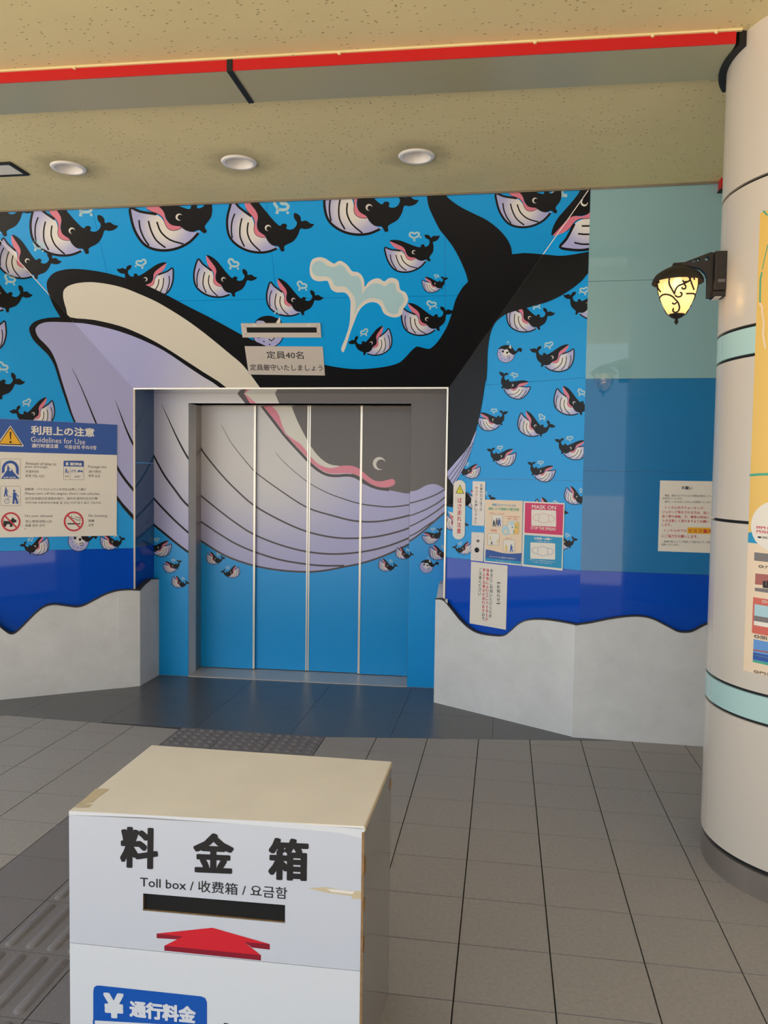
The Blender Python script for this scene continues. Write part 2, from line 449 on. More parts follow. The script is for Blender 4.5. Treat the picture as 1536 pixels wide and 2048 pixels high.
def vtext(mb, pl, body, top, bot, w, key='text', layer=4, bold=0.0, keys=None):
    n = len(body); outer_mb = mb; mb = MB() if isinstance(mb, Letters) else mb
    for i, ch in enumerate(body):
        t0, t1 = (i + 0.08) / n, (i + 0.92) / n
        cx0, cy0 = top[0] + (bot[0] - top[0]) * t0, top[1] + (bot[1] - top[1]) * t0
        cx1, cy1 = top[0] + (bot[0] - top[0]) * t1, top[1] + (bot[1] - top[1]) * t1
        k = keys[i] if keys else key
        ww = w
        if ch in 'ー|': ww = w * 0.25
        if ch in '【】':
            cy0, cy1 = (cy0 * .5 + cy1 * .5, cy1) if ch == '【' else (cy0, cy0 * .5 + cy1 * .5)
            decal(mb, [pl], [(cx0 - ww / 2, cy0), (cx0 + ww / 2, cy0), (cx0 + ww / 2, cy1), (cx0 + ww * .3, (cy0 + cy1) / 2), (cx0 - ww * .3, (cy0 + cy1) / 2), (cx0 - ww / 2, cy1)] if ch == '【' else [(cx0 - ww / 2, cy0), (cx0 - ww * .3, (cy0 + cy1) / 2), (cx0 + ww * .3, (cy0 + cy1) / 2), (cx0 + ww / 2, cy0), (cx0 + ww / 2, cy1), (cx0 - ww / 2, cy1)], k, layer)
            continue
        text(mb, pl, '|' if ch == 'ー' else ch, (cx0 - ww / 2, cy0), (cx0 + ww / 2, cy0), (cx1 - ww / 2, cy1), k, layer, bold)
    if mb is not outer_mb: mb.build('lettering', outer_mb.parent, fix=False)

def slab(pl, poly, t, key, name, parent, front=0.0, bevel=0.0):
    """panel: outline in plane coordinates, thickness t behind the plane"""
    mb = MB(); mb.prism([pl.p(a, b, front) for a, b in poly], [pl.p(a, b, front - t) for a, b in poly], key)
    return mb.build(name, parent, bevel=bevel)

def conv(ox, oy, s):
    """points read off an enlarged crop of the photograph"""
    return lambda *p: [(ox + x / s, oy + y / s) for x, y in p]

# ================================================================== FLOOR
TX, TY = 0.3, 0.28862
floor = MB(); floor.box(-6, 3.6, -6.5, 2.2, -0.06, -0.012, 'grout'); floor = structure(floor.build('floor'))
def paving(poly, key, name, z=0.0, t=0.02, g=(0.0025, 0.0015)):
    if len(poly) < 3: return None
    cx = sum(p[0] for p in poly) / len(poly); cy = sum(p[1] for p in poly) / len(poly)
    mb = MB(); mb.prism([Vector((x, y, z)) for x, y in poly], [Vector((x, y, z - t)) for x, y in poly], key)
    return mb.build(name, floor)
def rect(x0, x1, y0, y1): return [(x0, y0), (x1, y0), (x1, y1), (x0, y1)]
L1 = (Vector((-2.706, 0.199)), Vector((-1.41, 0.150))); L2 = (Vector((-0.602, 0.187)), Vector((0.72, 0.389)))
def lineco(L):     # a*x+b*y<=c keeps the side nearer the street
    d = L[1] - L[0]; a, b = -d.y, d.x; return a, b, a * L[0].x + b * L[0].y
for i in range(-11, 7):
    for r in range(-2, 10):
        x0, x1, y1, y0 = i * TX + 0.0024, (i + 1) * TX - 0.0024, -r * TY - 0.0026, -(r + 1) * TY + 0.0026
        if -5 <= i < -2: continue
        p = rect(x0, x1, y0, y1); L = L1 if i < -5 else L2
        a, b, c = lineco(L); p = half_clip(p, a, b, c - 0.002)
        if i >= 2: p = half_clip(p, 0, 1, 0.50)
        if len(p) < 3: continue
        if (i * TX + .15 - 1.698) ** 2 + ((y0 + y1) / 2 + 0.961) ** 2 < 0.2 ** 2: continue
        paving(p, 'tile', 'floor_tile')
# dark strip with the guide bars
for r in range(0, 11):
    y1, y0 = -r * TY - 0.0015, -(r + 1) * TY + 0.0015
    if r == 0: y1 = -0.112
    paving(rect(-1.498, -1.202, y0, y1), 'guide', 'granite_slab'); paving(rect(-0.898, -0.602, y0, y1), 'guide', 'granite_slab')
    o = paving(rect(-1.198, -0.902, y0, y1), 'guide', 'guide_paver')
    for k in range(4):
        bx = -1.162 + k * 0.0747; mb = MB()
        ya, yb = y0 + 0.012, y1 - 0.012
        ring_lo = []; ring_hi = []
        for (hw, z, acc) in ((0.0195, 0.0, ring_lo), (0.0125, 0.0055, ring_hi)):
            for (cy, s0) in ((yb - 0.0195, 0), (ya + 0.0195, 180)):
                for j in range(7):
                    t = math.radians(s0 + 30 * j); acc.append(Vector((bx + hw * math.cos(t), cy + hw * math.sin(t), z)))
        n = len(ring_lo)
        mb.add(ring_lo + ring_hi, [(i, (i + 1) % n, n + (i + 1) % n, n + i) for i in range(n)] + [tuple(range(n, 2 * n))], 'guide')
        mb.build('guide_bar', o, smooth=True)
# warning patch of studded pavers in front of the lift
for k in range(3):
    x0 = -1.498 + k * 0.2993; mb = MB(); y0, y1 = -0.109, 0.186
    mb.prism([Vector((x, y, 0.0)) for x, y in rect(x0, x0 + 0.2963, y0, y1)], [Vector((x, y, -0.02)) for x, y in rect(x0, x0 + 0.2963, y0, y1)], 'guide')
    for a in range(5):
        for b in range(5):
            mb.lathe([(0.019, 0.0), (0.016, 0.0035), (0.011, 0.0055), (0.0001, 0.006)], (x0 + 0.03 + a * 0.059, y0 + 0.03 + b * 0.059, 0), 'guide', n=12)
    mb.build('studded_paver', floor, smooth=True)
# dark granite apron
a1, b1, c1 = lineco(L1); a2, b2, c2 = lineco(L2)
for i in range(-4, 5):
    x0, x1 = -1.42 + i * 0.6 + 0.6, -1.42 + i * 0.6 + 1.2
    for (y0, y1) in ((-0.2, 0.745), (0.748, 2.0)):
        p = rect(x0 + 0.001, x1 - 0.001, y0, y1)
        p = half_clip(p, -a1, -b1, -c1 - 0.002); p = half_clip(p, -a2, -b2, -c2 - 0.002)
        p = half_clip(p, 0, -1, -0.189) if x0 < -0.65 and x1 > -1.45 else p
        paving(p, 'granite', 'granite_slab')
x = -3.22
# the street outside
mb = MB(); mb.box(-45, 45, -60, -6.5, -0.12, -0.02, 'ground'); mb.box(-45, -6, -6.5, 25, -0.12, -0.02, 'ground'); structure(mb.build('floor_street'))

# ================================================================== WALL LEFT
def parapet(pl, curve, far, near, key='concrete'):
    """curve: px points of the wavy top, from one end to the other"""
    pts = [pl.uv(pl.at(*q)) for q in smooth(curve, 5, False)]
    poly = [(pts[0][0], 0.0)] + pts + [(pts[-1][0], 0.0)]
    return poly, pts
wall_left = slab(LW, [(lw_far_u, 0), (LW.uv(hd_bl)[0] - 0.02, 0), (LW.uv(hd_bl)[0] - 0.02, zb), LW.uv(hd_tl), (lw_far_u, ZC)], 0.15, 'concrete', 'wall_left', None, front=-0.012)
structure(wall_left)
cl = [(-330, 1235), (-250, 1210), (-160, 1225), (-90, 1205), (-40, 1222), (5, 1259), (22, 1269), (35.5, 1263), (54.7, 1244), (71, 1227.7), (90, 1214), (109, 1210), (131, 1212.6), (153, 1215),
      (169.5, 1211), (191, 1200), (213, 1189), (235, 1182.5), (257, 1180.6), (280, 1181.7)]
poly, ptsL = parapet(PLW, cl, None, None)
def wave_cap(pl, pts, parent, t=0.05):
    mb = MB(); n = len(pts)
    for i in range(n - 1):
        A, B = pts[i], pts[i + 1]
        f = [pl.p(A[0], A[1], 0.003), pl.p(B[0], B[1], 0.003), pl.p(B[0], B[1] + 0.008, 0.003), pl.p(A[0], A[1] + 0.008, 0.003)]
        k = [pl.p(A[0], A[1], -t), pl.p(B[0], B[1], -t), pl.p(B[0], B[1] + 0.008, -t), pl.p(A[0], A[1] + 0.008, -t)]
        mb.add(f + k, [(0, 1, 2, 3), (3, 2, 6, 7), (4, 5, 1, 0)], 'cap')
    return mb.build('cap_strip', parent)
def parapet_block(pl, poly, t, name, parent):
    return slab(pl, poly, t, 'concrete', name, parent, bevel=0.0)
parapet_block(PLW, poly, 0.06, 'concrete_parapet', wall_left); wave_cap(PLW, ptsL, wall_left, 0.058)
# end block of the left parapet, running back to the portal
xe = -2.168
def on_x(x0, px, py):
    d = ray(px, py); t = (x0 - CAM.x) / d.x; return CAM + d * t
mb = MB(); prof = [(1.002, 0)] + [(on_x(xe, *q).y, on_x(xe, *q).z) for q in ((280, 1181.7), (290, 1170), (303, 1159), (318, 1158.5))] 
prof[-1] = (1.318, prof[-1][1]); prof[1] = (1.002, prof[1][1]); prof += [(1.318, 0)]
mb.prism([Vector((xe, y, z)) for y, z in prof], [Vector((xe - 0.12, y - (0.0872 if y < 1.01 else 0), z)) for y, z in prof], 'concrete'); mb.build('parapet_end', wall_left)
mb = MB()
for i in range(1, 4):
    (ya, za), (yb_, zb_) = prof[i], prof[i + 1]
    mb.add([(xe + .001, ya, za), (xe + .001, yb_, zb_), (xe + .001, yb_, zb_ + .006), (xe + .001, ya, za + .006), (xe - .07, ya, za + .006), (xe - .07, yb_, zb_ + .006)], [(0, 1, 2, 3), (3, 2, 5, 4)], 'cap')
mb.build('cap_strip', wall_left)
ul = LW.uv(hd_bl)[0]
slab(LW, [(lw_far_u, 0.3), (ul, 0.3), (ul, ZN - 0.001), (lw_far_u, ZN - 0.001)], 0.012, 'navy', 'enamel_panel', wall_left)
cuts = [lw_far_u, ul - 1.26, ul - 0.42, ul]
jl = [lw_far_u, -1.75, -0.875, ul]
for k in range(3):
    p = rect(jl[k] + 0.0008, jl[k + 1] - (0.0008 if k < 2 else 0), ZN + 0.0008, ZC)
    p = convex_clip(p, LW.clip) if k == 2 or True else p
    slab(LW, p, 0.012, 'blue', 'enamel_panel', wall_left)

# ================================================================== WALL BACK: tilted header and portal
mb = MB(); uL, uR = PT.uv(meet(PT, LW, 1))[0] - 0.0, PT.uv(Vector((0.02, 1.3, 0)))[0]
pt_l = PT.uv(PT.at(376.5, 1352))[0]; pt_r = PT.uv((PT.at(822.5, 808) + PT.at(814, 1375)) / 2)[0]; pt_top = (PT.at(378, 806).z + PT.at(822, 808).z) / 2
uL0 = PT.uv(Vector((-2.40, 1.31, 0)))[0]
front = [(uL0, 0), (pt_l, 0), (pt_l, pt_top), (pt_r, pt_top), (pt_r, 0), (uR + 0.12, 0), (uR + 0.12, zb + 0.3), (uL0, zb + 0.3)]
wall_back = slab(PT, front, 0.15, 'concrete', 'wall_back', None, front=-0.006); structure(wall_back)
PTL = PT
slab(PT, [(uL0, 0.003), (pt_l, 0.003), (pt_l, pt_top + 0.0), (uL0, pt_top)], 0.006, 'steel_blue', 'portal_panel', wall_back)
slab(PT, [(pt_r, 0.003), (uR + 0.12, 0.003), (uR + 0.12, pt_top), (pt_r, pt_top)], 0.006, 'steel_blue', 'portal_panel', wall_back)
slab(PT, [(uL0, pt_top), (uR + 0.12, pt_top), (uR + 0.12, zb + 0.25), (uL0, zb + 0.25)], 0.006, 'steel_blue', 'portal_panel', wall_back)
# soffit of the portal, polished
z_s = PT.at(308, 787).z
mb = MB()
f0, f1 = hd_bl, hd_br
g0, g1 = PT.p(uL0 + 0.05, 0), PT.p(uR + 0.1, 0)
mb.prism([Vector((f0.x, f0.y, zb)), Vector((f1.x, f1.y, zb)), Vector((g1.x, g1.y, zb)), Vector((g0.x, g0.y, zb))],
         [Vector((f0.x, f0.y + .05, zb + .02)), Vector((f1.x, f1.y + .05, zb + .02)), Vector((g1.x, g1.y, zb + .02)), Vector((g0.x, g0.y, zb + .02))], 'mirror')
mb.build('portal_soffit', wall_back)
# return walls
bl2 = PT.at(308, 1000)
mb = MB(); A, B = Vector((hd_bl.x, hd_bl.y, 0)), Vector((bl2.x, bl2.y, 0)); d = (B - A); nn = Vector((-d.y, d.x, 0)).normalized()
def wallbit(mb, A, B, nn, z0, z1, t, key):
    mb.prism([A + Vector((0, 0, z0)), B + Vector((0, 0, z0)), B + Vector((0, 0, z1)), A + Vector((0, 0, z1))],
             [A + nn * t + Vector((0, 0, z0)), B + nn * t + Vector((0, 0, z0)), B + nn * t + Vector((0, 0, z1)), A + nn * t + Vector((0, 0, z1))], key)
zj = 1.62
for z0, z1, key in ((0.5, ZN, 'navy'), (ZN + .002, zj, 'return'), (zj + .003, zb, 'return')):
    mb = MB(); wallbit(mb, A, B, nn, z0, z1, 0.02, key); mb.build('return_panel', wall_back)
A2 = Vector((hd_br.x, hd_br.y, 0)); B2 = PT.p(PT.uv(Vector((0.05, 1.37, 0)))[0], 0)
for z0, z1, key in ((0.5, ZN, 'navy'), (ZN + .002, zb, 'return')):
    mb = MB(); wallbit(mb, A2, B2, Vector((1, 0, 0)), z0, z1, 0.02, key); mb.build('return_panel', wall_back)
# header panels
seams = [None, ((181, 403), (268, 775)), ((532, 394.6), (572, 776)), ((889, 387), (892.5, 776)), None]
hm = HD.uv(HD.at(600, 597))[1]
def seam_line(s):
    a, b = HD.uv(HD.at(*s[0])), HD.uv(HD.at(*s[1])); return a, b
for c in range(4):
    for r in range(2):
        p = [tuple(q) for q in HD.clip]
        p = half_clip(p, 0, 1, hm - 0.0008) if r == 0 else half_clip(p, 0, -1, -hm - 0.0008)
        for side, s in ((1, seams[c]), (-1, seams[c + 1])):
            if not s: continue
            (x0, y0), (x1, y1) = seam_line(s); a, b = (y1 - y0), -(x1 - x0)     # left of top->bottom line
            cc = a * x0 + b * y0; g = 0.0008 * math.hypot(a, b)
            p = half_clip(p, a, b, cc - g) if side == 1 else half_clip(p, -a, -b, -cc - g)
            if len(p) < 3: break
        if len(p) >= 3: slab(HD, p, 0.012, 'blue', 'header_panel', wall_back)
# body behind the header
mb = MB(); bk = Vector((0, 0.9, 0))
f = [hd_bl, hd_br, hd_tr, hd_tl]; inn = [p - HD.n * 0.013 for p in f]
mb.prism(inn, [Vector((p.x, 1.5, p.z)) for p in inn], 'concrete'); mb.build('header_body', wall_back)

# ================================================================== WALL RIGHT (mural) and the teal wall
wall_right = slab(RW, [(RW.uv(hd_br)[0] + .02, 0), (RW.uv(corner)[0], 0), (RW.uv(corner)[0], ZC), (RW.uv(hd_tr)[0] - .02, ZC), (RW.uv(hd_br)[0] + .02, zb)], 0.15, 'concrete', 'wall_right', None, front=-0.012)
structure(wall_right)
ur0, ur1 = RW.uv(hd_br)[0], RW.uv(corner)[0]
slab(RW, rect(ur0, ur1, 0.3, ZN - 0.001), 0.012, 'navy', 'enamel_panel', wall_right)
zr = RW.at(1100, 960).z
for z0, z1 in ((ZN + 0.0008, zr - 0.0008), (zr + 0.0008, 2.15), (2.1516, ZC)):
    p = convex_clip(rect(ur0, ur1, z0, z1), RW.clip)
    slab(RW, p, 0.012, 'blue', 'enamel_panel', wall_right)
cr = [(871, 1198.8), (886, 1201), (901.5, 1218), (920, 1241), (939, 1258), (958, 1267.5), (984.6, 1272), (1007, 1272), (1022, 1262), (1037.5, 1248.6), (1056, 1241), (1086.6, 1240), (1117, 1243.7), (1155.5, 1251)]
poly, ptsR = parapet(PRW, cr, None, None)
slab(PRW, poly, 0.06, 'concrete', 'concrete_parapet', wall_right); wave_cap(PRW, ptsR, wall_right, 0.03)
mb = MB(); xr = -0.023
zt = PRW.at(871, 1198.8).z; prof = [(1.015, 0), (1.015, zt), (1.08, zt + 0.03), (1.2, zt + 0.08), (1.368, zt + 0.085), (1.368, 0)]
mb.prism([Vector((xr, y, z)) for y, z in prof], [Vector((xr + 0.08, y - (0.049 if y < 1.02 else 0), z)) for y, z in prof], 'concrete'); mb.build('parapet_end', wall_right)

ut1 = TW.uv(Vector((2.6, 0.42, 0)))[0]; ut0 = TW.uv(corner)[0]
wall_corner = slab(TW, rect(ut0, ut1, 0, ZC), 0.15, 'concrete', 'wall_corner', None, front=-0.012); structure(wall_corner)
zt1, zt2 = 2.142, TW.at(1300, 560).z
for z0, z1, key in ((0.3, ZN, 'navy'), (ZN + 0.0012, 1.60, 'mid'), (1.6012, zt1, 'mid'), (zt1 + 0.0015, zt2, 'teal'), (zt2 + 0.0025, ZC, 'teal')):
    slab(TW, rect(ut0, ut1, z0, z1), 0.012, key, 'enamel_panel', wall_corner)
ct = [(1150, 1251), (1181, 1246.7), (1219, 1239), (1256.5, 1234), (1283, 1234), (1305.6, 1239), (1332, 1252), (1354.7, 1263.7), (1373.6, 1265.6), (1388.7, 1262), (1411, 1250.5), (1450, 1238), (1500, 1240), (1600, 1262)]
poly, ptsT = parapet(PTW, ct, None, None)
slab(PTW, poly, 0.06, 'concrete', 'concrete_parapet', wall_corner); wave_cap(PTW, ptsT, wall_corner, 0.03)

# trims
mb = MB()
def bar(mb, A, B, w, d, key, n):
    """square bar from A to B; w across, d towards n"""
    A, B, n = Vector(A), Vector(B), Vector(n).normalized(); t = (B - A).normalized(); s = t.cross(n).normalized() * w / 2
    c = [A - s, A + s, A + s + n * d, A - s + n * d, B - s, B + s, B + s + n * d, B - s + n * d]
    mb.add(c, [(0, 1, 2, 3), (7, 6, 5, 4), (0, 4, 5, 1), (1, 5, 6, 2), (2, 6, 7, 3), (3, 7, 4, 0)], key)
zl = LW.at(268, 1181).z; zr_ = RW.at(888, 1197).z
mb = MB(); bar(mb, Vector((hd_bl.x, hd_bl.y, zl)), Vector((hd_bl.x, hd_bl.y, zb)), 0.012, 0.010, 'trim', LW.n); mb.build('corner_trim', wall_back)
mb = MB(); bar(mb, Vector((hd_br.x, hd_br.y, zr_)), Vector((hd_br.x, hd_br.y, zb)), 0.013, 0.010, 'trim', RW.n); mb.build('corner_trim', wall_back)
mb = MB(); bar(mb, hd_bl + Vector((0, 0, .002)), hd_br + Vector((0, 0, .002)), 0.010, 0.010, 'trim', Vector((0, -1, 0))); mb.build('corner_trim', wall_back)
mb = MB(); bar(mb, hd_tl + Vector((0, -.002, -.006)), hd_tr + Vector((0, -.002, -.006)), 0.012, 0.010, 'steel', Vector((0, -1, 0))); mb.build('cornice_trim', wall_back)
mb = MB(); bar(mb, TW.p(ut0, ZC - .006), TW.p(ut1, ZC - .006), 0.014, 0.012, 'darksteel', TW.n); mb.build('cornice_trim', wall_corner)
# fine silicone lines down the two creases
mb = MB(); bar(mb, hd_bl, hd_tl, 0.0045, 0.0030, 'darksteel', (HD.n + LW.n)); mb.build('crease_trim', wall_back)
mb = MB(); bar(mb, hd_br, hd_tr, 0.0045, 0.0030, 'darksteel', (HD.n + RW.n)); mb.build('crease_trim', wall_back)

# ================================================================== CEILING
LAMPS = [fl(*q, ZC) for q in ((137, 335), (478, 324), (833, 312))]
ceiling = MB()
_loops = [[Vector((-4.6, -5.1, 0)), Vector((3.6, -5.1, 0)), Vector((3.6, 1.2, 0)), Vector((-4.6, 1.2, 0))]] + \
    [[Vector((P.x + .072 * math.cos(2 * math.pi * i / 32), P.y + .072 * math.sin(2 * math.pi * i / 32), 0)) for i in range(32)] for P in LAMPS]
_tri = tessellate_polygon(_loops); _fl = [p for l in _loops for p in l]; _n = len(_fl)
_vs = [(p.x, p.y, ZC) for p in _fl] + [(p.x, p.y, ZC + .25) for p in _fl]; _fs = [tuple(t) for t in _tri] + [tuple(_n + i for i in reversed(t)) for t in _tri]; _o = 0
for l in _loops:
    _m = len(l); _fs += [(_o + i, _o + (i + 1) % _m, _n + _o + (i + 1) % _m, _n + _o + i) for i in range(_m)]; _o += _m
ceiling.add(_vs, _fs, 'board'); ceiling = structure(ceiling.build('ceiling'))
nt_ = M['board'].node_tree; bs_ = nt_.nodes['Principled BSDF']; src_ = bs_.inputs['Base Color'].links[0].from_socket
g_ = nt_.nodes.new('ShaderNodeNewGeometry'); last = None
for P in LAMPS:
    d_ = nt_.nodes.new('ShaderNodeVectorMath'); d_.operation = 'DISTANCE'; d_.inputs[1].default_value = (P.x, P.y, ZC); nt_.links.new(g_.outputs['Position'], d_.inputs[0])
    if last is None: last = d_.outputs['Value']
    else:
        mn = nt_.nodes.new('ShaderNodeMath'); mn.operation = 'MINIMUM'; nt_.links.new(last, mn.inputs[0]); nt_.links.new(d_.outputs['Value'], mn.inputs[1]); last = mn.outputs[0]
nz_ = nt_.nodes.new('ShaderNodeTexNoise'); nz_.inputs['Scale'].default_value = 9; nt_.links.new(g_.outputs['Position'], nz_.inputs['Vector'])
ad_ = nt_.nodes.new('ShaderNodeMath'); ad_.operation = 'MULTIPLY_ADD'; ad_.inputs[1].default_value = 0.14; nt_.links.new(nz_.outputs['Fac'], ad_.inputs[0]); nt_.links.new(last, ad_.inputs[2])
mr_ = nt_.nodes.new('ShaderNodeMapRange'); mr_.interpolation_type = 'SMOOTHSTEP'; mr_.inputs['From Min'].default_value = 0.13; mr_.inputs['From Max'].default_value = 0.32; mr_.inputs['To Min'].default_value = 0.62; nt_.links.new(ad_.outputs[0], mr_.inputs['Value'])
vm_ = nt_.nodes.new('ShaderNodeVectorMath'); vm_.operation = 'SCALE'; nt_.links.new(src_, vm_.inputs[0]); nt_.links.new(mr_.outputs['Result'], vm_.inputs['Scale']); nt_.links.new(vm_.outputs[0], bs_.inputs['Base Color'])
CX, CY, CR = 1.698, -0.961, 0.4353
ZP = 3.20
def pband(mb, x0, x1, z0, z1, key, grow=0.0):
    fa = lambda x: fl(460, 142, ZP).y + (x - fl(460, 142, ZP).x) * sl_f
    fb = lambda x: fl(502, 205, ZP).y + (x - fl(502, 205, ZP).x) * sl_b
    mb.prism([Vector((x0, fa(x0), z0)), Vector((x1, fa(x1), z0)), Vector((x1, fb(x1), z0)), Vector((x0, fb(x0), z0))],
             [Vector((x0, fa(x0), z1)), Vector((x1, fa(x1), z1)), Vector((x1, fb(x1), z1)), Vector((x0, fb(x0), z1))], key)
pf0, pf1 = fl(5, 164, ZP), fl(1480, 84, ZP); sl_f = (pf1.y - pf0.y) / (pf1.x - pf0.x)
pb0, pb1 = fl(5, 228, ZP), fl(1443, 158, ZP); sl_b = (pb1.y - pb0.y) / (pb1.x - pb0.x)
xj = fl(460, 142, ZP).x
fa = lambda x: fl(460, 142, ZP).y + (x - xj) * sl_f
for x0, x1 in ((-4.55, xj - 0.012), (xj + 0.012, CX - CR - 0.02)):
    mb = MB(); pband(mb, x0, x1, ZP, ZC, 'soffit'); sp = mb.build('soffit_panel', ceiling)
    mb = MB(); mb.prism([Vector((x0, fa(x0) - .003, ZP - .001)), Vector((x1, fa(x1) - .003, ZP - .001)), Vector((x1, fa(x1) - .003, ZC - .004)), Vector((x0, fa(x0) - .003, ZC - .004))],
                        [Vector((x0, fa(x0), ZP - .001)), Vector((x1, fa(x1), ZP - .001)), Vector((x1, fa(x1), ZC - .004)), Vector((x0, fa(x0), ZC - .004))], 'red'); mb.build('fascia_strip', ceiling)
mb = MB(); mb.prism([Vector((-4.55, fa(-4.55) - .012, ZC - .007)), Vector((CX - CR, fa(CX - CR) - .012, ZC - .007)), Vector((CX - CR, fa(CX - CR), ZC - .007)), Vector((-4.55, fa(-4.55), ZC - .007))],
                    [Vector((-4.55, fa(-4.55) - .012, ZC)), Vector((CX - CR, fa(CX - CR) - .012, ZC)), Vector((CX - CR, fa(CX - CR), ZC)), Vector((-4.55, fa(-4.55), ZC))], 'board'); mb.build('edge_bead', ceiling)
mb = MB(); pband(mb, xj - 0.012, xj + 0.012, ZP - .004, ZC, 'gasket')
mb.box(xj - .012, xj + .012, fa(xj) - .006, fa(xj), ZP - .004, ZC - .004, 'gasket'); mb.build('joint_gasket', ceiling)
for q in ((153, 140), (680, 110), (1070, 88), (1305, 73), (1432, 66)):
    P = fl(q[0], q[1], ZC - .008); mb = MB(); mb.lathe([(0.0001, -.008), (.006, -.007), (.0085, 0)], (P.x, fa(P.x) - .008, ZC - .006), 'board', n=12); mb.build('screw_cover', ceiling, smooth=True)
# curved gasket round the column
mb = MB(); vs = []; n = 16
for i in range(n + 1):
    t = math.radians(150 + (198 - 150) * i / n)
    for r in (CR + 0.001, CR + 0.03):
        for z in (ZP - .006, ZC): vs.append(Vector((CX + r * math.cos(t), CY + r * math.sin(t), z)))
fs = []
for i in range(n):
    o = i * 4; fs += [(o, o + 4, o + 6, o + 2), (o + 2, o + 6, o + 7, o + 3), (o + 3, o + 7, o + 5, o + 1), (o + 1, o + 5, o + 4, o)]
fs += [(0, 2, 3, 1), (n * 4, n * 4 + 1, n * 4 + 3, n * 4 + 2)]
mb.add(vs, fs, 'gasket'); mb.build('joint_gasket', ceiling)
# small red bracket where the teal wall meets the column
P = TW.at(1440, 362); mb = MB(); mb.box(P.x - .01, P.x + .05, P.y - .06, P.y - .002, ZC - .06, ZC - .0005, 'red'); mb.box(P.x - .014, P.x + .05, P.y - .064, P.y - .002, ZC - .066, ZC - .06, 'gasket'); mb.build('corner_bracket', ceiling)

# ================================================================== LIFT DOOR
door = structure(empty('door_1'))
ux = [DR.uv(DR.at(x, y))[0] for x, y in ((404, 1334), (509.5, 1338), (614, 1342), (717.5, 1347), (813, 1353))]
zd = 2.10; NEAR = 0.022
panels = []
for k in range(4):
    off = NEAR if k in (0, 3) else 0.0
    x0 = ux[k] - (0.03 if k == 0 else 0); x1 = ux[k + 1] + (0.03 if k == 3 else 0)
    if k == 1: x0 -= 0.02
    if k == 2: x1 += 0.02
    pl = Plane(DR.o + DR.n * off, DR.u, DR.v)
    pl.clip = rect(x0 + 0.001, x1 - 0.001, 0.012, zd + 0.03)
    o = slab(pl, rect(x0, x1, 0.01, zd + 0.04), 0.02, 'steel_blue', 'door_panel', door)
    panels.append((pl, o, x0, x1))
for k, (xs, side) in enumerate(((ux[1], 0), (ux[2] - .008, 1), (ux[2] + .008, 2), (ux[3], 3))):
    pl, o = panels[side][:2]
    mb = MB(); w = 0.016 if side in (0, 3) else 0.010
    xx = xs - 0.002 if side == 0 else (xs + 0.002 if side == 3 else xs)
    bar(mb, pl.p(xx, 0.012), pl.p(xx, zd + .03), w, 0.005, 'trim', pl.n); mb.build('edge_strip', o)
# jambs and head of the door frame
fr = MB()
def plan_box(pts, z0, z1, key, name, parent):
    mb = MB(); mb.prism([Vector((x, y, z0)) for x, y in pts], [Vector((x, y, z1)) for x, y in pts], key); return mb.build(name, parent)
jl0 = PT.p(pt_l, 0); jl1 = DR.p(ux[0] - 0.002, 0); jr0 = PT.p(pt_r, 0); jr1 = DR.p(ux[4] + 0.002, 0)
plan_box([(jl0.x, jl0.y + .001), (jl1.x, jl1.y), (jl1.x - .05, jl1.y), (jl0.x - .03, jl0.y + .001)], 0.002, pt_top + .02, 'darksteel', 'door_jamb', door)
plan_box([(jr0.x, jr0.y + .001), (jr1.x, jr1.y), (jr1.x + .05, jr1.y), (jr0.x + .03, jr0.y + .001)], 0.002, pt_top + .02, 'darksteel', 'door_jamb', door)
plan_box([(jl0.x, jl0.y + .001), (jr0.x, jr0.y + .001), (jr1.x, jr1.y), (jl1.x, jl1.y)], pt_top, pt_top + .02, 'steel', 'door_head', door)
th = plan_box([(jl0.x, jl0.y - .0), (jr0.x, jr0.y - .0), (jr1.x, jr1.y + .05), (jl1.x, jl1.y + .05)], -0.01, 0.004, 'plate', 'door_sill', door)
plan_box([(jl1.x - .05, jl1.y + .03), (jr1.x + .05, jr1.y + .03), (jr1.x + .05, jr1.y + .06), (jl1.x - .05, jl1.y + .06)], -0.01, pt_top + .1, 'void', 'door_recess', door)

# ================================================================== PRINTED WHALES
_J, _M, _F, _E = (1068, 458), (1285, 530), (1458, 370), (1278, 490)
ANCH = {'J': _J, 'M': _M, 'F': _F, 'E': _E}
W_BELLY = smooth([(1068, 458), (1072, 500), (1090, 555), (1125, 605), (1165, 628), (1220, 634), (1275, 622), (1325, 594), (1366, 548), (1345, 552), (1310, 547), (1288, 534), (1270, 544), (1245, 548), (1226, 536), (1210, 508), (1190, 488), (1165, 480), (1110, 472)], 3)
W_LINE = smooth([(1180, 481), (1110, 472), (1068, 458), (1072, 500), (1090, 555), (1125, 605), (1165, 628), (1220, 634), (1275, 622), (1325, 594), (1360, 555)], 3, False)
W_GROOVE = [smooth(g, 3, False) for g in ([(1106, 508), (1112, 545), (1130, 585), (1152, 615)], [(1146, 510), (1158, 550), (1182, 592), (1222, 622)], [(1182, 513), (1200, 555), (1240, 588), (1298, 604)])]
W_PINK = smooth([(1103, 414), (1145, 428), (1190, 447), (1210, 470), (1220, 500), (1240, 522), (1262, 524), (1288, 526), (1288, 534), (1262, 546), (1238, 544), (1222, 528), (1208, 496), (1185, 478), (1150, 466), (1120, 442)], 3)
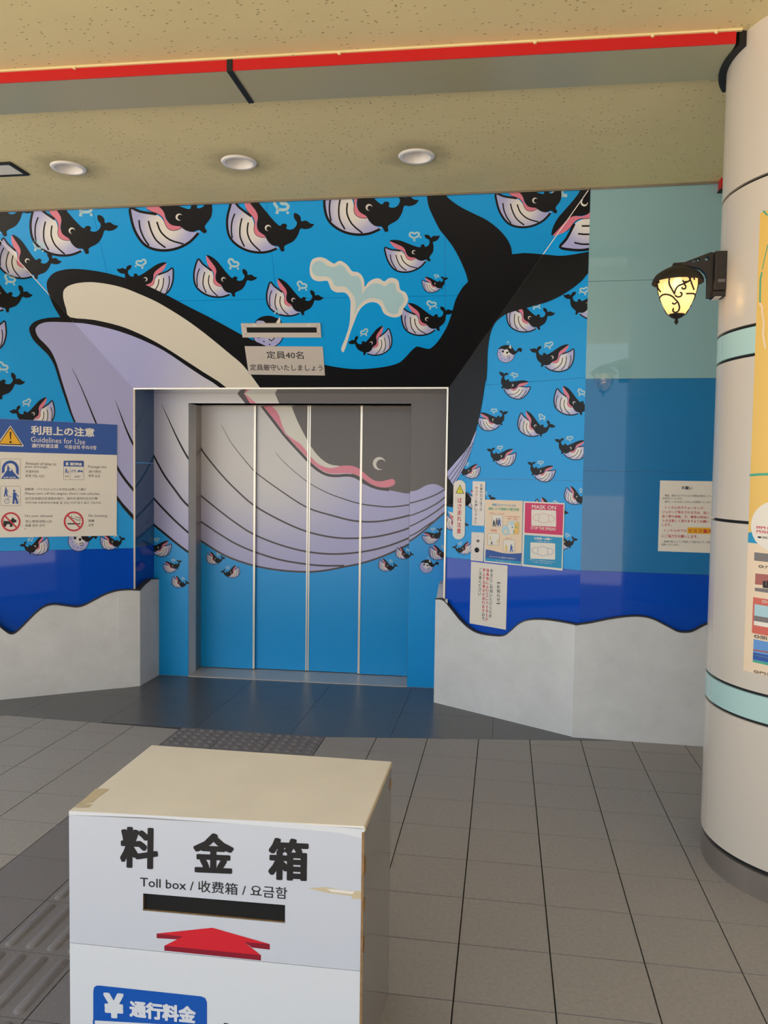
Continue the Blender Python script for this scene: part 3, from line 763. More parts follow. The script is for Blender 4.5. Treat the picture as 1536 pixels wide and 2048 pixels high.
W_BODY = smooth([(1101, 410), (1130, 402), (1175, 407), (1225, 425), (1275, 444), (1318, 455), (1326, 440), (1338, 433), (1350, 437), (1352, 450), (1372, 446), (1386, 428), (1384, 402), (1362, 390), (1350, 370), (1365, 364), (1385, 370), (1398, 386), (1415, 372), (1440, 374), (1458, 369), (1452, 392), (1432, 410), (1412, 418), (1416, 450), (1411, 488), (1386, 526), (1396, 546), (1384, 556), (1362, 542), (1335, 552), (1305, 545), (1282, 530), (1262, 528), (1240, 522), (1222, 500), (1210, 470), (1190, 450), (1150, 432)], 3)
W_HEART = smooth([(1276, 392), (1262, 382), (1246, 374), (1246, 356), (1262, 350), (1278, 358), (1292, 350), (1310, 354), (1308, 372), (1290, 384), (1276, 392), (1280, 412)], 3, False)

def whale(planes, parent, a1, p1, a2, p2, flip=False, spout=True, layer=1, name='printed_whale', sq=1.0):
    """a small whale of the mural: two of its marks (jaw tip, mouth corner, fluke tip, eye) fix place, size and tilt"""
    s = -1 if flip else 1
    A, B = ANCH[a1], ANCH[a2]
    z = complex(p2[0] - p1[0], p2[1] - p1[1]) / complex((B[0] - A[0]) * s, B[1] - A[1])
    def T(pts): 
        out = []
        for x, y in pts:
            w = complex((x - A[0]) * s, y - A[1]) * z; out.append((p1[0] + w.real, p1[1] + w.imag))
        return out
    k = abs(z); mb = MB()
    decal(mb, planes, T(W_BELLY), 'belly', layer, [(x / 1000, y / 1000) for x, y in W_BELLY])
    for g in W_GROOVE: stroke(mb, planes, T(g), max(7.0 * k, 0.6), 'black', layer + 1)
    stroke(mb, planes, T(W_LINE), max(11 * k, 1.0), 'black', layer + 1)
    stroke(mb, planes, T(W_PINK[24:44]), max(5 * k, 0.5), 'black', layer + 1)
    decal(mb, planes, T(W_PINK), 'pink', layer + 2)
    decal(mb, planes, T(W_BODY), 'black', layer + 3)
    disc(mb, planes, T([(1276, 490)])[0], 15 * k, 'white_ink', layer + 4, 14); disc(mb, planes, T([(1281, 491)])[0], 11.5 * k, 'black', layer + 5, 14)
    if spout:
        stroke(mb, planes, T(W_HEART), max(14 * k, 0.9), 'mist', layer + 1); disc(mb, planes, T([(1322, 382)])[0], 7 * k, 'mist', layer + 1, 8)
    if mb.f: return mb.build(name, parent, fix=False)

B_, L_, R_, T_ = wall_back, wall_left, wall_right, wall_corner
HL = [HD, LW]
whales = [
 (HL, B_, 'J', (72, 408), 'F', (236, 452), 0), (HL, B_, 'J', (-92, 373), 'F', (72, 417), 0), (HL, B_, 'J', (7, 476), 'F', (123, 523), 0),
 (HL, B_, 'J', (261, 416), 'M', (362, 453), 0), (HL, B_, 'J', (397, 518), 'F', (514, 555), 0), (HL, B_, 'J', (345, 536), 'F', (234, 538), 1),
 ([LW], L_, 'J', (-50, 543), 'F', (65, 590), 0), ([LW], L_, 'J', (-63, 720), 'F', (50, 764), 0), ([LW], L_, 'J', (104, 801), 'F', (19, 822), 1),
 ([LW], L_, 'J', (9, 642), 'F', (-105, 655), 1),
 ([HD], B_, 'J', (466, 401), 'F', (628, 449), 0), ([HD], B_, 'M', (734, 433), 'F', (837, 401), 0), ([HD], B_, 'J', (770, 495), 'F', (879, 471), 0),
 ([HD], B_, 'J', (844.5, 560), 'F', (896, 555), 0), ([HD], B_, 'J', (541, 564), 'F', (647, 595), 0), ([HD], B_, 'J', (805, 616), 'F', (907, 621), 0),
 ([HD], B_, 'J', (777, 657), 'F', (696, 684), 1), ([HD, RW], B_, 'J', (992, 387), 'M', (1073, 416), 0), ([RW, HD], R_, 'J', (1120, 494), 'E', (1169, 405), 0),
 ([RW, HD], R_, 'M', (1058, 645), 'F', (1110, 626), 0), ([RW], R_, 'J', (1222, 590), 'F', (1127, 590), 1), ([RW], R_, 'J', (1147, 698), 'F', (1060, 698), 1),
 ([RW], R_, 'J', (1061, 773.5), 'F', (999, 743), 1), ([RW], R_, 'J', (1115, 777), 'M', (1146, 814), 0), ([RW], R_, 'M', (988, 846), 'F', (1016, 822.5), 0),
 ([RW], R_, 'J', (1042.5, 826), 'F', (1111, 852), 0), ([RW], R_, 'J', (1032, 905), 'F', (974, 897.5), 1), ([RW], R_, 'M', (1140, 903), 'F', (1110, 878), 1),
 ([RW], R_, 'J', (1111, 939.6), 'F', (1055.6, 923.5), 1), ([RW], R_, 'J', (960, 933), 'M', (937, 946.5), 1), ([RW], R_, 'J', (1134, 975), 'M', (1152, 999), 0),
 ([RW], R_, 'J', (935, 985), 'F', (992, 996), 0), ([RW], R_, 'J', (1074, 998), 'M', (1097, 1030), 0), ([RW], R_, 'M', (1129, 1089), 'F', (1156, 1078), 0),
 ([RW], R_, 'J', (942.5, 1086), 'F', (904.6, 1094), 1), ([RW], R_, 'J', (893, 1026), 'M', (908, 1051), 0),
 ([PT], B_, 'J', (342.6, 1087.7), 'M', (315, 1100.5), 1), ([PT], B_, 'J', (326, 1128), 'F', (363.7, 1121), 0), ([PT], B_, 'J', (346.7, 1153), 'F', (379, 1166), 0),
 ([PT], B_, 'J', (844, 1071), 'F', (885, 1056), 0), ([PT], B_, 'J', (860.5, 1093), 'M', (879.5, 1111), 0),
 ([LW], L_, 'J', (94, 1075), 'F', (39, 1090), 1), ([LW], L_, 'J', (202, 1073), 'F', (251, 1076.5), 0),
]
for i, (pls, par, a1, p1, a2, p2, fp) in enumerate(whales):
    whale(pls, par, a1, p1, a2, p2, bool(fp), layer=1)
whale([panels[0][0]], panels[0][1], 'J', (415, 1106), 'F', (451, 1116)); whale([panels[0][0]], panels[0][1], 'J', (477, 1133), 'F', (441, 1143), True)
whale([panels[3][0]], panels[3][1], 'J', (760, 1119), 'F', (796, 1131)); whale([panels[3][0], PT], panels[3][1], 'J', (795, 1095), 'F', (828, 1109))

def puffer(planes, parent, c, r, ang=0.0, name='printed_pufferfish'):
    mb = MB(); ca, sa = math.cos(ang), math.sin(ang)
    T = lambda pts: [(c[0] + r * (x * ca - y * sa), c[1] + r * (x * sa + y * ca)) for x, y in pts]
    n = 24; P = [(math.cos(2 * math.pi * i / n), math.sin(2 * math.pi * i / n)) for i in range(n)]
    decal(mb, planes, T([(x * 1.06, y * 1.06) for x, y in P]), 'black', 1)
    decal(mb, planes, T(P), 'belly', 2, [(1.2 + x * .15, .55 + y * .15) for x, y in P])
    decal(mb, planes, T(smooth([(-0.9, -0.55), (-0.5, -0.62), (-0.2, -0.5), (0.2, -0.55), (0.35, -0.2), (0.6, -0.05), (0.85, 0.1), (1.25, -0.1), (1.5, -0.35), (1.75, -0.2), (1.9, -0.6), (1.5, -0.72), (1.2, -0.35), (0.9, -0.5), (0.6, -0.95), (0.0, -1.02), (-0.6, -0.88)], 3)), 'black', 3)
    decal(mb, planes, T([(0.35, -0.72), (0.5, -1.15), (0.68, -0.62)]), 'white_ink', 4)
    for q in ((-0.35, -0.3), (0.15, -0.15)): disc(mb, planes, T([q])[0], r * .14, 'black', 4, 10)
    stroke(mb, planes, T([(0.1, 0.3), (0.35, 0.15), (0.5, 0.3), (0.35, 0.5), (0.15, 0.42)]), r * .07, 'black', 4)
    for q in ((-0.6, 0.1), (-0.5, 0.5), (-0.1, 0.65), (-0.2, 0.3), (0.3, 0.75), (-0.75, -0.2)): disc(mb, planes, T([q])[0], r * .05, 'black', 4, 6)
    stroke(mb, planes, T([(0.1, -1.25), (0.25, -1.5), (0.4, -1.3)]), r * .1, 'mist', 3)
    mb.build(name, parent, fix=False)
puffer([RW], R_, (1012, 708), 17); puffer([LW], L_, (157, 1082), 20); puffer([PT], B_, (853, 1133), 13)
puffer([HD], B_, (536, 664), 31, 0.25)

# ---------------- the giant whale across header, side walls, portal and doors
c3, c4, c5, c6 = conv(0, 370, 3.2), conv(480, 370, 3.657), conv(880, 360, 4.8), conv(880, 760, 4.8)
topline = c3((385, 845), (340, 770), (310, 690), (300, 640), (310, 600), (350, 560), (420, 540), (500, 537), (600, 548), (700, 567), (820, 600), (900, 625), (1050, 695), (1200, 775), (1330, 840), (1450, 905), (1536, 952)) \
    + c4((130, 1150), (330, 1235), (500, 1290), (620, 1315), (700, 1330), (800, 1343), (900, 1345), (1050, 1330), (1150, 1305), (1200, 1270), (1250, 1215), (1290, 1182), (1320, 1185), (1370, 1197), (1400, 1190), (1450, 1140)) \
    + c5((60, 1420), (110, 1290), (150, 1150), (210, 1040), (245, 1000))
fluke = c5((250, 900), (200, 780), (130, 650), (50, 540), (0, 480)) + [(866, 433), (857, 411), (853, 385), (848, 350)]
fluke2 = [(868, 340), (890, 387)] + c5((100, 190), (200, 260), (330, 325), (450, 385), (560, 470), (640, 560), (680, 640), (690, 700))
fluke3 = c5((800, 700), (900, 705), (1050, 720), (1150, 728), (1250, 720), (1418, 690), (1520, 665))
right = c5((1520, 800), (1410, 910), (1350, 980), (1200, 1090), (1050, 1165), (900, 1210), (750, 1250), (650, 1282), (580, 1325), (520, 1390), (480, 1500), (460, 1650), (455, 1800), (445, 1950)) \
    + c6((440, 0), (410, 200), (380, 350), (345, 490), (300, 680), (260, 790), (200, 900), (140, 1000))
lobe = [(920, 978), (932, 985), (941, 996), (942, 1004), (936, 1011), (922, 1014), (905, 1014), (880, 1010), (700, 1010), (480, 860)]
BIG = smooth(topline, 3, False) + c5((270, 975)) + smooth(fluke, 3, False) + smooth(fluke2, 3, False) + c5((692, 712)) + smooth(fluke3, 3, False) + smooth(right, 3, False) + lobe
mb = MB(); decal(mb, [HD, LW, RW], BIG, 'black', 8)
jaw_o = smooth([(141, 634), (118, 634.5), (94, 636), (72, 642), (61, 651), (58.5, 661), (66, 679), (81, 695), (97, 711), (109, 732), (118, 761), (131, 800), (147, 843), (185, 918), (233, 999), (268, 1041)], 3, False)
decal(mb, HL, jaw_o + [(330, 1060), (330, 640)], 'black', 7)
cream = c3((405, 700), (412, 670), (440, 645), (500, 627), (590, 621), (700, 635), (800, 660), (900, 700), (1000, 745), (1100, 803), (1200, 867), (1300, 940), (1400, 1020), (1480, 1087), (1536, 1133)) + \
    [(496, 742), (521, 776), (560, 830), (500, 830), (453, 775)] + c3((1300, 1195), (1200, 1130), (1100, 1065), (1000, 1005), (880, 945), (760, 899), (600, 862), (450, 845), (425, 790), (410, 740))
decal(mb, HL, smooth(cream, 3), 'cream', 9)
lav = [(71, 661), (74, 653), (83, 647), (100, 644), (141, 645), (169, 646.6), (203, 653), (237.5, 662), (281, 678), (328, 701), (375, 732.5), (406, 753), (440, 775), (500, 830), (480, 1100), (290, 1060), (268, 1031), (234, 991), (190, 914), (151, 843), (136, 800), (123.5, 761), (114, 729), (103, 704), (91, 689), (77, 675)]
decal(mb, HL, smooth(lav, 3), 'lav', 10)
def groove(pts, w0, w1, planes=None, key='black', layer=11, mb_=None):
    s = smooth(pts, 4, False); n = len(s); stroke(mb_ or mb, planes or HL, s, [w0 + (w1 - w0) * min(1, i / n * 1.6) for i in range(n)], key, layer)
groove([(144, 737), (158, 765), (173, 800), (192, 846), (212, 890), (235, 936), (250, 959), (268, 981.6), (290, 1010)], 0.5, 5)
groove([(230, 800), (240, 826), (253, 860), (268, 892), (285, 920)], 0.4, 4)
decal(mb, [RW], smooth([(895, 945), (897, 1000), (896, 1012), (909, 1014.5), (928, 1013), (938, 1009), (942.5, 1000), (940, 992), (932, 984), (918, 974), (905, 962)], 3), 'black', 8)
# side fin on the right wall
fin = c6((348, 488), (300, 600), (240, 690), (160, 780), (72, 882), (78, 935), (100, 965), (130, 1010), (200, 900), (258, 790), (300, 680), (352, 500))
decal(mb, [RW], fin, 'lav', 10)
for a, b in (((300, 600), (82, 935)), ((295, 640), (100, 968)), ((320, 600), (128, 990))):
    stroke(mb, [RW], c6(a, ((a[0] + b[0]) / 2 + 12, (a[1] + b[1]) / 2 + 8), b), 1.1, 'black', 11)
whale_print = mb.build('giant_whale_print', wall_back, fix=False)
# spout
sp_o = c4((745, 1215), (742, 1190), (770, 1120), (800, 1020), (808, 900), (805, 835), (770, 788), (710, 785), (670, 765), (650, 720), (636, 700), (580, 704), (535, 690), (512, 650), (512, 590), (530, 545), (575, 528), (620, 535), (660, 560), (690, 575), (720, 556), (750, 560), (790, 590), (820, 630), (860, 637), (890, 660), (908, 700), (912, 745), (940, 710), (980, 687), (1020, 684), (1055, 705), (1090, 681), (1130, 682), (1160, 705), (1172, 765), (1210, 785), (1230, 830), (1220, 870), (1195, 905), (1183, 948), (1140, 968), (1090, 960), (1050, 935), (1030, 890), (1000, 862), (950, 858), (900, 885), (865, 930), (840, 990), (810, 1070), (785, 1150), (760, 1218))
sp_i = c4((838, 948), (847, 880), (836, 820), (800, 770), (760, 740), (710, 742), (684, 722), (672, 690), (630, 668), (570, 668), (530, 640), (527, 590), (560, 560), (600, 560), (640, 590), (690, 600), (730, 583), (765, 600), (790, 640), (820, 665), (860, 667), (884, 700), (894, 770), (888, 805), (920, 760), (970, 722), (1020, 722), (1060, 740), (1100, 713), (1135, 725), (1147, 772), (1180, 795), (1200, 830), (1190, 870), (1165, 900), (1156, 935), (1120, 944), (1080, 925), (1055, 880), (1040, 848), (1000, 830), (940, 830), (890, 860), (860, 900))
mb = MB(); decal(mb, [HD], smooth(sp_o, 3), 'white_ink', 3); decal(mb, [HD], smooth(sp_i, 3), 'mist', 4); mb.build('spout_print', wall_back, fix=False)
# portal left and right strips, and the strip above the doors
PTc = Plane(PT.o, PT.u, PT.v); PTc.clip = rect(uL0, pt_l, 0.003, zb - 0.0005); PTr = Plane(PT.o, PT.u, PT.v); PTr.clip = rect(pt_r, uR + .1, .003, pt_top)
PTh = Plane(PT.o, PT.u, PT.v); PTh.clip = rect(pt_l, uR + .1, pt_top, zb - 0.0005)
mb = MB(); PL = [PTc, PTr, PTh]
outl = [(300, 1041), (309.6, 1051), (328, 1066), (349.5, 1083.7), (368, 1098), (385, 1110)]
decal(mb, [PTc], smooth(outl, 3, False) + [(385, 770), (300, 770)], 'steel_lav', 2)
def pg(pts, w0, w1, planes, layer=4): groove(pts, w0, w1, planes, 'black' if planes == [PTc] else 'steel_line', layer, mb)
pg(outl, 4.2, 4.2, [PTc], 3)
pg([(323, 808), (336, 836), (353, 873), (369, 904), (381, 924)], 0.5, 3.5, [PTc]); pg([(305, 905), (309, 914), (328, 949), (349.5, 979), (366, 1001), (381, 1016)], 3, 4, [PTc])
pg([(305, 993), (309.6, 999), (328, 1019), (353, 1044), (381, 1069)], 3.5, 3.8, [PTc])
# strip above the doors
decal(mb, [PTh], [(370, 770), (470, 770), (477, 789), (494, 812), (370, 812)], 'steel_lav', 2)
decal(mb, [PTh], [(470, 775), (476, 789), (490, 806), (497, 815), (505, 815), (489, 789), (480, 775)], 'steel_line', 3)
decal(mb, [PTh], [(480, 775), (489, 789), (502, 815), (520, 815), (512, 806), (489, 787)], 'steel_pink', 3)
decal(mb, [PTh], [(486, 785), (500, 775), (545, 775), (551, 789), (562, 815), (520, 815), (512, 806)], 'steel_cream', 3)
decal(mb, [PTh], [(545, 775), (551, 789), (562, 815), (950, 820), (950, 770)], 'steel_black_sheen', 3)
# right strip
outr = [(790, 1095), (821, 1081), (845, 1063.6), (867, 1044), (890, 1024), (910, 1006)]
lowb = [(800, 986), (821, 983), (836, 979.6), (850.6, 971.5), (861.4, 968.4), (872, 968.7), (881, 972.4), (890, 978), (905, 985)]
decal(mb, [PTr], smooth(lowb, 3, False) + smooth(list(reversed(outr)), 3, False), 'steel_lav', 2)
decal(mb, [PTr], smooth(lowb, 3, False) + [(905, 770), (800, 770)], 'steel_black_sheen', 3)
pg(outr, 3, 3.5, [PTr], 3)
for g in ([(800, 1009), (821, 1006), (845, 999.5), (863, 993), (878, 986), (895, 975)], [(800, 1035), (821, 1031), (845, 1022), (863, 1013), (878, 1004), (895, 990)],
          [(800, 1056), (821, 1052), (845, 1040), (863, 1029), (878, 1018.5), (895, 1004)], [(800, 1080), (821, 1071.8), (836, 1063.6), (854, 1051), (868, 1042)]): pg(g, 2.2, 2.6, [PTr])
mb.build('giant_whale_print', wall_back, fix=False)
# doors
cd = conv(380, 760, 3.339)
outer = cd((40, 1050), (92, 1085), (240, 1175), (420, 1237), (600, 1270), (780, 1281), (900, 1272), (1030, 1247), (1150, 1222), (1300, 1172), (1470, 1092), (1560, 1040))
mouth_t = cd((505, 150), (550, 180), (580, 210), (600, 250), (615, 300), (640, 355), (680, 390), (740, 430), (780, 480), (805, 510), (850, 555), (900, 580), (950, 588), (1020, 572), (1090, 575), (1140, 600), (1180, 635), (1230, 670), (1280, 676), (1320, 667), (1350, 661), (1368, 672), (1367, 694), (1345, 710), (1300, 718), (1250, 712), (1200, 690), (1150, 655), (1100, 630), (1050, 622), (980, 625), (920, 620), (860, 590), (805, 545), (780, 515), (700, 430), (640, 365), (560, 262), (480, 160))
blackline = cd((470, 160), (560, 278), (640, 380), (700, 446), (780, 532), (805, 560), (860, 605), (920, 634), (980, 640), (1050, 636), (1100, 645), (1150, 672), (1200, 704), (1260, 724), (1330, 733))
creamd = cd((500, 150), (660, 140), (680, 180), (720, 280), (780, 395), (805, 440), (850, 500), (900, 545), (950, 568), (1012, 576), (1000, 600), (900, 620), (700, 440), (560, 262))
bodyd = cd((660, 130), (680, 180), (720, 280), (780, 395), (805, 440), (850, 500), (900, 545), (950, 568), (1012, 576), (1060, 610), (1150, 690), (1200, 708), (1260, 728), (1330, 736), (1400, 750), (1440, 757), (1480, 755), (1600, 740), (1600, 130))
GR = [[(208, 297), (280, 425), (400, 575), (450, 626), (600, 735), (780, 850), (950, 905), (1100, 941), (1250, 945), (1400, 920), (1500, 893)],
      [(70, 445), (95, 490), (200, 620), (300, 725), (425, 835), (600, 935), (775, 1010), (950, 1050), (1100, 1057), (1250, 1045), (1400, 1010), (1500, 972)],
      [(60, 760), (95, 790), (200, 875), (300, 950), (425, 1030), (600, 1100), (775, 1145), (950, 1162), (1130, 1150), (1300, 1115), (1450, 1060), (1520, 1025)],
      [(60, 937), (95, 960), (200, 1030), (300, 1090), (425, 1145), (600, 1200), (780, 1230), (900, 1240), (1030, 1240)],
      [(572, 485), (640, 560), (780, 677), (900, 745), (1000, 785), (1130, 825), (1250, 842), (1350, 847), (1470, 832), (1520, 818)]]
for k, (pl, o, x0, x1) in enumerate(panels):
    mb = MB(); P = [pl]
    decal(mb, P, smooth(outer, 3, False) + cd((1600, 100), (0, 100)), 'steel_lav', 2)
    stroke(mb, P, smooth(outer, 4, False), 3.4, 'steel_line', 7)
    for j, g in enumerate(GR): groove(cd(*g), 0.6 if j in (0, 4) else 3.0, 3.4 if j != 4 else 2.6, P, 'steel_line', 7, mb)
    decal(mb, P, smooth(bodyd, 2), 'steel_black_sheen', 3); decal(mb, P, smooth(creamd, 2), 'steel_cream', 4)
    stroke(mb, P, smooth(blackline, 3, False), 5.5, 'steel_line', 4); decal(mb, P, smooth(mouth_t, 3), 'steel_pink', 5)
    disc(mb, P, (758.7, 927), 13, 'white_ink', 6, 28); disc(mb, P, (762.4, 928.7), 9.8, 'steel_black_sheen', 7, 28)
    mb.build('whale_print', o, fix=False)

# ================================================================== SIGNS
def board(pl, px, t, key, name, parent=None, edge=None):
    """flat board lying on a wall: outline px, thickness t in front of the wall; returns (object, its front plane)"""
    P = [pl.at(*q) for q in px]; mb = MB()
    mb.prism([p + pl.n * (t + .0005) for p in P], [p + pl.n * 0.0005 for p in P], key)
    o = mb.build(name, parent)
    fp = Plane(pl.o + pl.n * (t + .0005), pl.u, pl.v); return o, fp
UPPER = 12 * LAYER      # signs stand clear of the film

# ---- guidelines board
z8, zb8 = conv(0, 790, 4.8), conv(0, 910, 6.4)
lo = LW
sb, sp = board(lo, [(-60, 834), (234.4, 849.4), (233, 1071), (-60, 1076)], 0.008, 'paper', 'guidelines_board')
thing(sb, 'large white guidelines board with dark blue heading band on the left wall', 'sign')
mb = MB(); decal(mb, [sp], [(-60, 834), (234.4, 849.4), (234, 910), (-60, 902)], 'signblue', 1)
tri = z8((100, 292), (228, 488), (222, 494), (-30, 484), (-34, 478)); decal(mb, [sp], tri, 'paper', 2); decal(mb, [sp], z8((100, 304), (216, 484), (-20, 475)), 'text', 3); decal(mb, [sp], z8((100, 318), (200, 473), (-4, 466)), 'yellow', 4)
decal(mb, [sp], z8((92, 352), (110, 352), (105, 428), (97, 428)), 'text', 5); disc(mb, [sp], z8((101, 452))[0], 2.3, 'text', 5)
mb.build('heading_band', sb, fix=False)
mb = Letters(sb)
def t8(s, tl, tr, bl, key='text', bold=0.0, cv=z8, pl=None): text(mb, pl or sp, s, *cv(tl, tr, bl), key, 3, bold)
t8('利用上の注意', (297, 292), (907, 318), (297, 380), 'paper', .03); t8('Guidelines for Use', (297, 398), (818, 425), (297, 450), 'paper'); t8('通行时请注意', (305, 465), (560, 472), (305, 505), 'paper', .02); t8('이용상의 주의사항', (622, 478), (928, 487), (622, 518), 'paper', .02)
def tb(s, tl, tr, bl, key='greytext', bold=0.0): t8(s, tl, tr, bl, key, bold, zb8)
tb('Amount of time to', (325, 85), (718, 97), (325, 125)); tb('pass through', (322, 133), (607, 140), (322, 170)); tb('开放时间', (325, 192), (490, 195), (325, 228)); tb('통행 가능 시간', (325, 248), (568, 253), (325, 285), 'text')
tb('Passage fee', (1128, 132), (1362, 136), (1128, 175)); tb('通行费用', (1133, 195), (1288, 197), (1133, 228)); tb('통행 요금', (1133, 250), (1280, 253), (1133, 283), 'text')
tb('自転車・バイク(エンジンを切る)は押して通行', (322, 420), (1100, 425), (322, 458), 'text'); tb("Please turn off the engine. Don't ride vehicles.", (322, 475), (1278, 480), (322, 515))
tb('自行车和摩托车请推车前行，摩托车请同时关闭引擎', (325, 540), (1250, 540), (325, 575)); tb('자전거와 오토바이(시동을 끌 것)는 타지 말고 끌고 가십시오.', (325, 597), (1300, 597), (325, 630), 'text')
tb('No pets allowed', (322, 765), (668, 765), (322, 803)); tb('禁止携带宠物入内', (325, 832), (660, 832), (325, 867)); tb('동물 동반 금지', (325, 885), (570, 883), (325, 920), 'text')
tb('No Smoking', (1132, 762), (1373, 762), (1132, 800)); tb('禁烟', (1130, 825), (1203, 825), (1130, 857), 'text'); tb('금연', (1130, 878), (1195, 878), (1130, 912), 'text')
tb('※', (310, 940), (330, 940), (310, 952)); 
if_build(mb, sb)
P1 = [sp]
def person(mb, planes, x, y, h, key, layer=3, lean=0.0):
    """walking pictogram figure, feet at x, y"""
    T = lambda pts: [(x + (a + lean * (1 - b)) * h, y - h * (1 - b)) for a, b in pts]
    disc(mb, planes, T([(0, .09)])[0], h * .085, key, layer, 12)
    decal(mb, planes, T([(-.1, .2), (.1, .2), (.13, .55), (.22, .98), (.1, .99), (.0, .62), (-.08, .99), (-.2, .98), (-.12, .55)]), key, layer)
    stroke(mb, planes, T([(.08, .24), (.26, .5)]), h * .055, key, layer)
mb = MB()   # tunnel opening-hours icon
def frame(mb, x0, y0, x1, y1, cv, w=0.5, key='greytext'):
    p = [cv(q)[0] for q in rrect(x0, y0, x1, y1, 14)]; stroke(mb, P1, p + [p[0]], w, key, 2)
frame(mb, 8, 50, 262, 305, zb8)
arch = [(20, 300), (20, 190)] + [(130 + 108 * math.cos(t), 180 + 108 * math.sin(t)) for t in [math.pi + math.pi * i / 12 for i in range(13)]] + [(238, 270), (160, 195), (205, 180)] 
for i in range(14):
    a, b = math.pi + math.pi * i / 14, math.pi + math.pi * (i + 1) / 14
    decal(mb, P1, zb8(*[(132 + q * math.cos(t), 178 + q * math.sin(t)) for q, t in ((108, a), (108, b), (72, b), (72, a))]), 'signblue', 2)
decal(mb, P1, zb8((204, 178), (240, 178), (240, 262), (204, 228)), 'signblue', 2); decal(mb, P1, zb8((24, 178), (60, 178), (60, 215), (24, 240)), 'signblue', 2)
decal(mb, P1, zb8((15, 302), (80, 205), (160, 205), (250, 302)), 'signblue', 2)
person(mb, P1, *zb8((103, 240))[0], 17.5, 'signblue', 3); person(mb, P1, *zb8((152, 240))[0], 9.5, 'signblue', 3)
text(mb, sp, '6:00~22:00', *zb8((45, 275), (200, 277), (45, 295)), 'paper', 4, .03)
mb.build('tunnel_icon', sb, fix=False)
mb = MB(); frame(mb, 815, 74, 1072, 318, zb8)
decal(mb, P1, zb8(*[(815, 90), (820, 76), (1066, 76), (1072, 90), (1072, 150), (815, 146)]), 'signblue', 2)
text(mb, sp, '¥', *zb8((838, 90), (878, 91), (838, 136)), 'paper', 4, .05); text(mb, sp, '通行料金', *zb8((895, 95), (1048, 98), (895, 135)), 'paper', 4, .04)
stroke(mb, P1, zb8((898, 150), (898, 312)), .4, 'greytext', 3); person(mb, P1, *zb8((845, 232))[0], 10, 'signblue'); person(mb, P1, *zb8((870, 234))[0], 5.5, 'signblue')
for cx in (922, 962): ring(mb, P1, zb8((cx, 208))[0], 2.4, .6, 'signblue', 3, 14)
stroke(mb, P1, zb8((922, 208), (938, 186), (952, 190), (962, 208)), .6, 'signblue', 3)
for cx in (1005, 1048): disc(mb, P1, zb8((cx, 213))[0], 1.7, 'signblue', 3, 10)
decal(mb, P1, zb8((995, 206), (1015, 190), (1030, 202), (1055, 196), (1058, 206), (1030, 214)), 'signblue', 3)
text(mb, sp, '0円', *zb8((833, 262), (880, 263), (833, 287)), 'text', 3); text(mb, sp, '20円', *zb8((952, 264), (1022, 266), (952, 290)), 'text', 3)
mb.build('fee_icon', sb, fix=False)
mb = MB(); frame(mb, 8, 398, 262, 648, zb8)
person(mb, P1, *zb8((72, 535))[0], 19, 'signblue', 3, .03); person(mb, P1, *zb8((195, 628))[0], 29, 'signblue', 3, -.08)
for cx in (88, 210): ring(mb, P1, zb8((cx, 590))[0], 5.2, .8, 'signblue', 3, 20)
stroke(mb, P1, zb8((88, 590), (118, 535), (190, 540), (210, 590)), .8, 'signblue', 3); stroke(mb, P1, zb8((118, 535), (105, 525), (130, 520)), .7, 'signblue', 3)
mb.build('bicycle_icon', sb, fix=False)
mb = MB(); c = zb8((138, 855))[0]
decal(mb, P1, zb8((48, 828), (58, 845), (120, 845), (140, 830), (165, 795), (175, 815), (205, 830), (215, 850), (190, 865), (165, 870), (158, 920), (128, 920), (125, 885), (90, 885), (70, 920), (40, 920), (44, 870)), 'text', 3)
ring(mb, P1, c, 19.4, 3.4, 'redtext', 4); stroke(mb, P1, [(c[0] - 12.5, c[1] - 12.5), (c[0] + 12.5, c[1] + 12.5)], 3, 'redtext', 5); mb.build('no_pets_icon', sb, fix=False)
mb = MB(); c = zb8((943, 850))[0]
decal(mb, P1, zb8((865, 872), (1000, 872), (1000, 888), (865, 888)), 'text', 3); decal(mb, P1, zb8((1006, 872), (1026, 872), (1026, 888), (1006, 888)), 'text', 3)
stroke(mb, P1, smooth(zb8((915, 775), (920, 805), (960, 815), (985, 835), (1020, 830), (1022, 855)), 3, False), 1, 'text', 3); stroke(mb, P1, smooth(zb8((965, 785), (985, 800), (1020, 800), (1028, 825)), 3, False), 1, 'text', 3)
ring(mb, P1, c, 20, 3.4, 'redtext', 4); stroke(mb, P1, [(c[0] - 12.5, c[1] - 12.5), (c[0] + 12.5, c[1] + 12.5)], 3, 'redtext', 5); mb.build('no_smoking_icon', sb, fix=False)

# ---- lift indicator and capacity plate on the header
cp = conv(470, 630, 7.68)
io, ip = board(HD, cp((98, 122), (1315, 118), (1330, 338), (125, 338)), 0.012, 'plate', 'lift_indicator')
thing(io, 'steel framed lift indicator with long black window above the door', 'indicator')
mb = MB(); decal(mb, [ip], cp((175, 190), (1253, 190), (1258, 270), (185, 270)), 'void', 1); mb.build('display_window', io, fix=False)
for q in ((152, 170), (1268, 168), (168, 292), (1282, 292)):
    mb = MB(); P = ip.at(*cp(q)[0]); vs = [P + (ip.u * math.cos(t) + ip.v * math.sin(t)) * .004 for t in [2 * math.pi * i / 10 for i in range(10)]]
    mb.prism([v + ip.n * .002 for v in vs], vs, 'darksteel'); mb.build('screw', io)
mb = MB(); decal(mb, [ip], cp((265, 140), (315, 140), (318, 170), (268, 170)), 'paper', 1)
text(mb, ip, 'R1', *cp((272, 148), (305, 148), (272, 163)), 'greytext', 2); mb.build('number_label', io, fix=False)
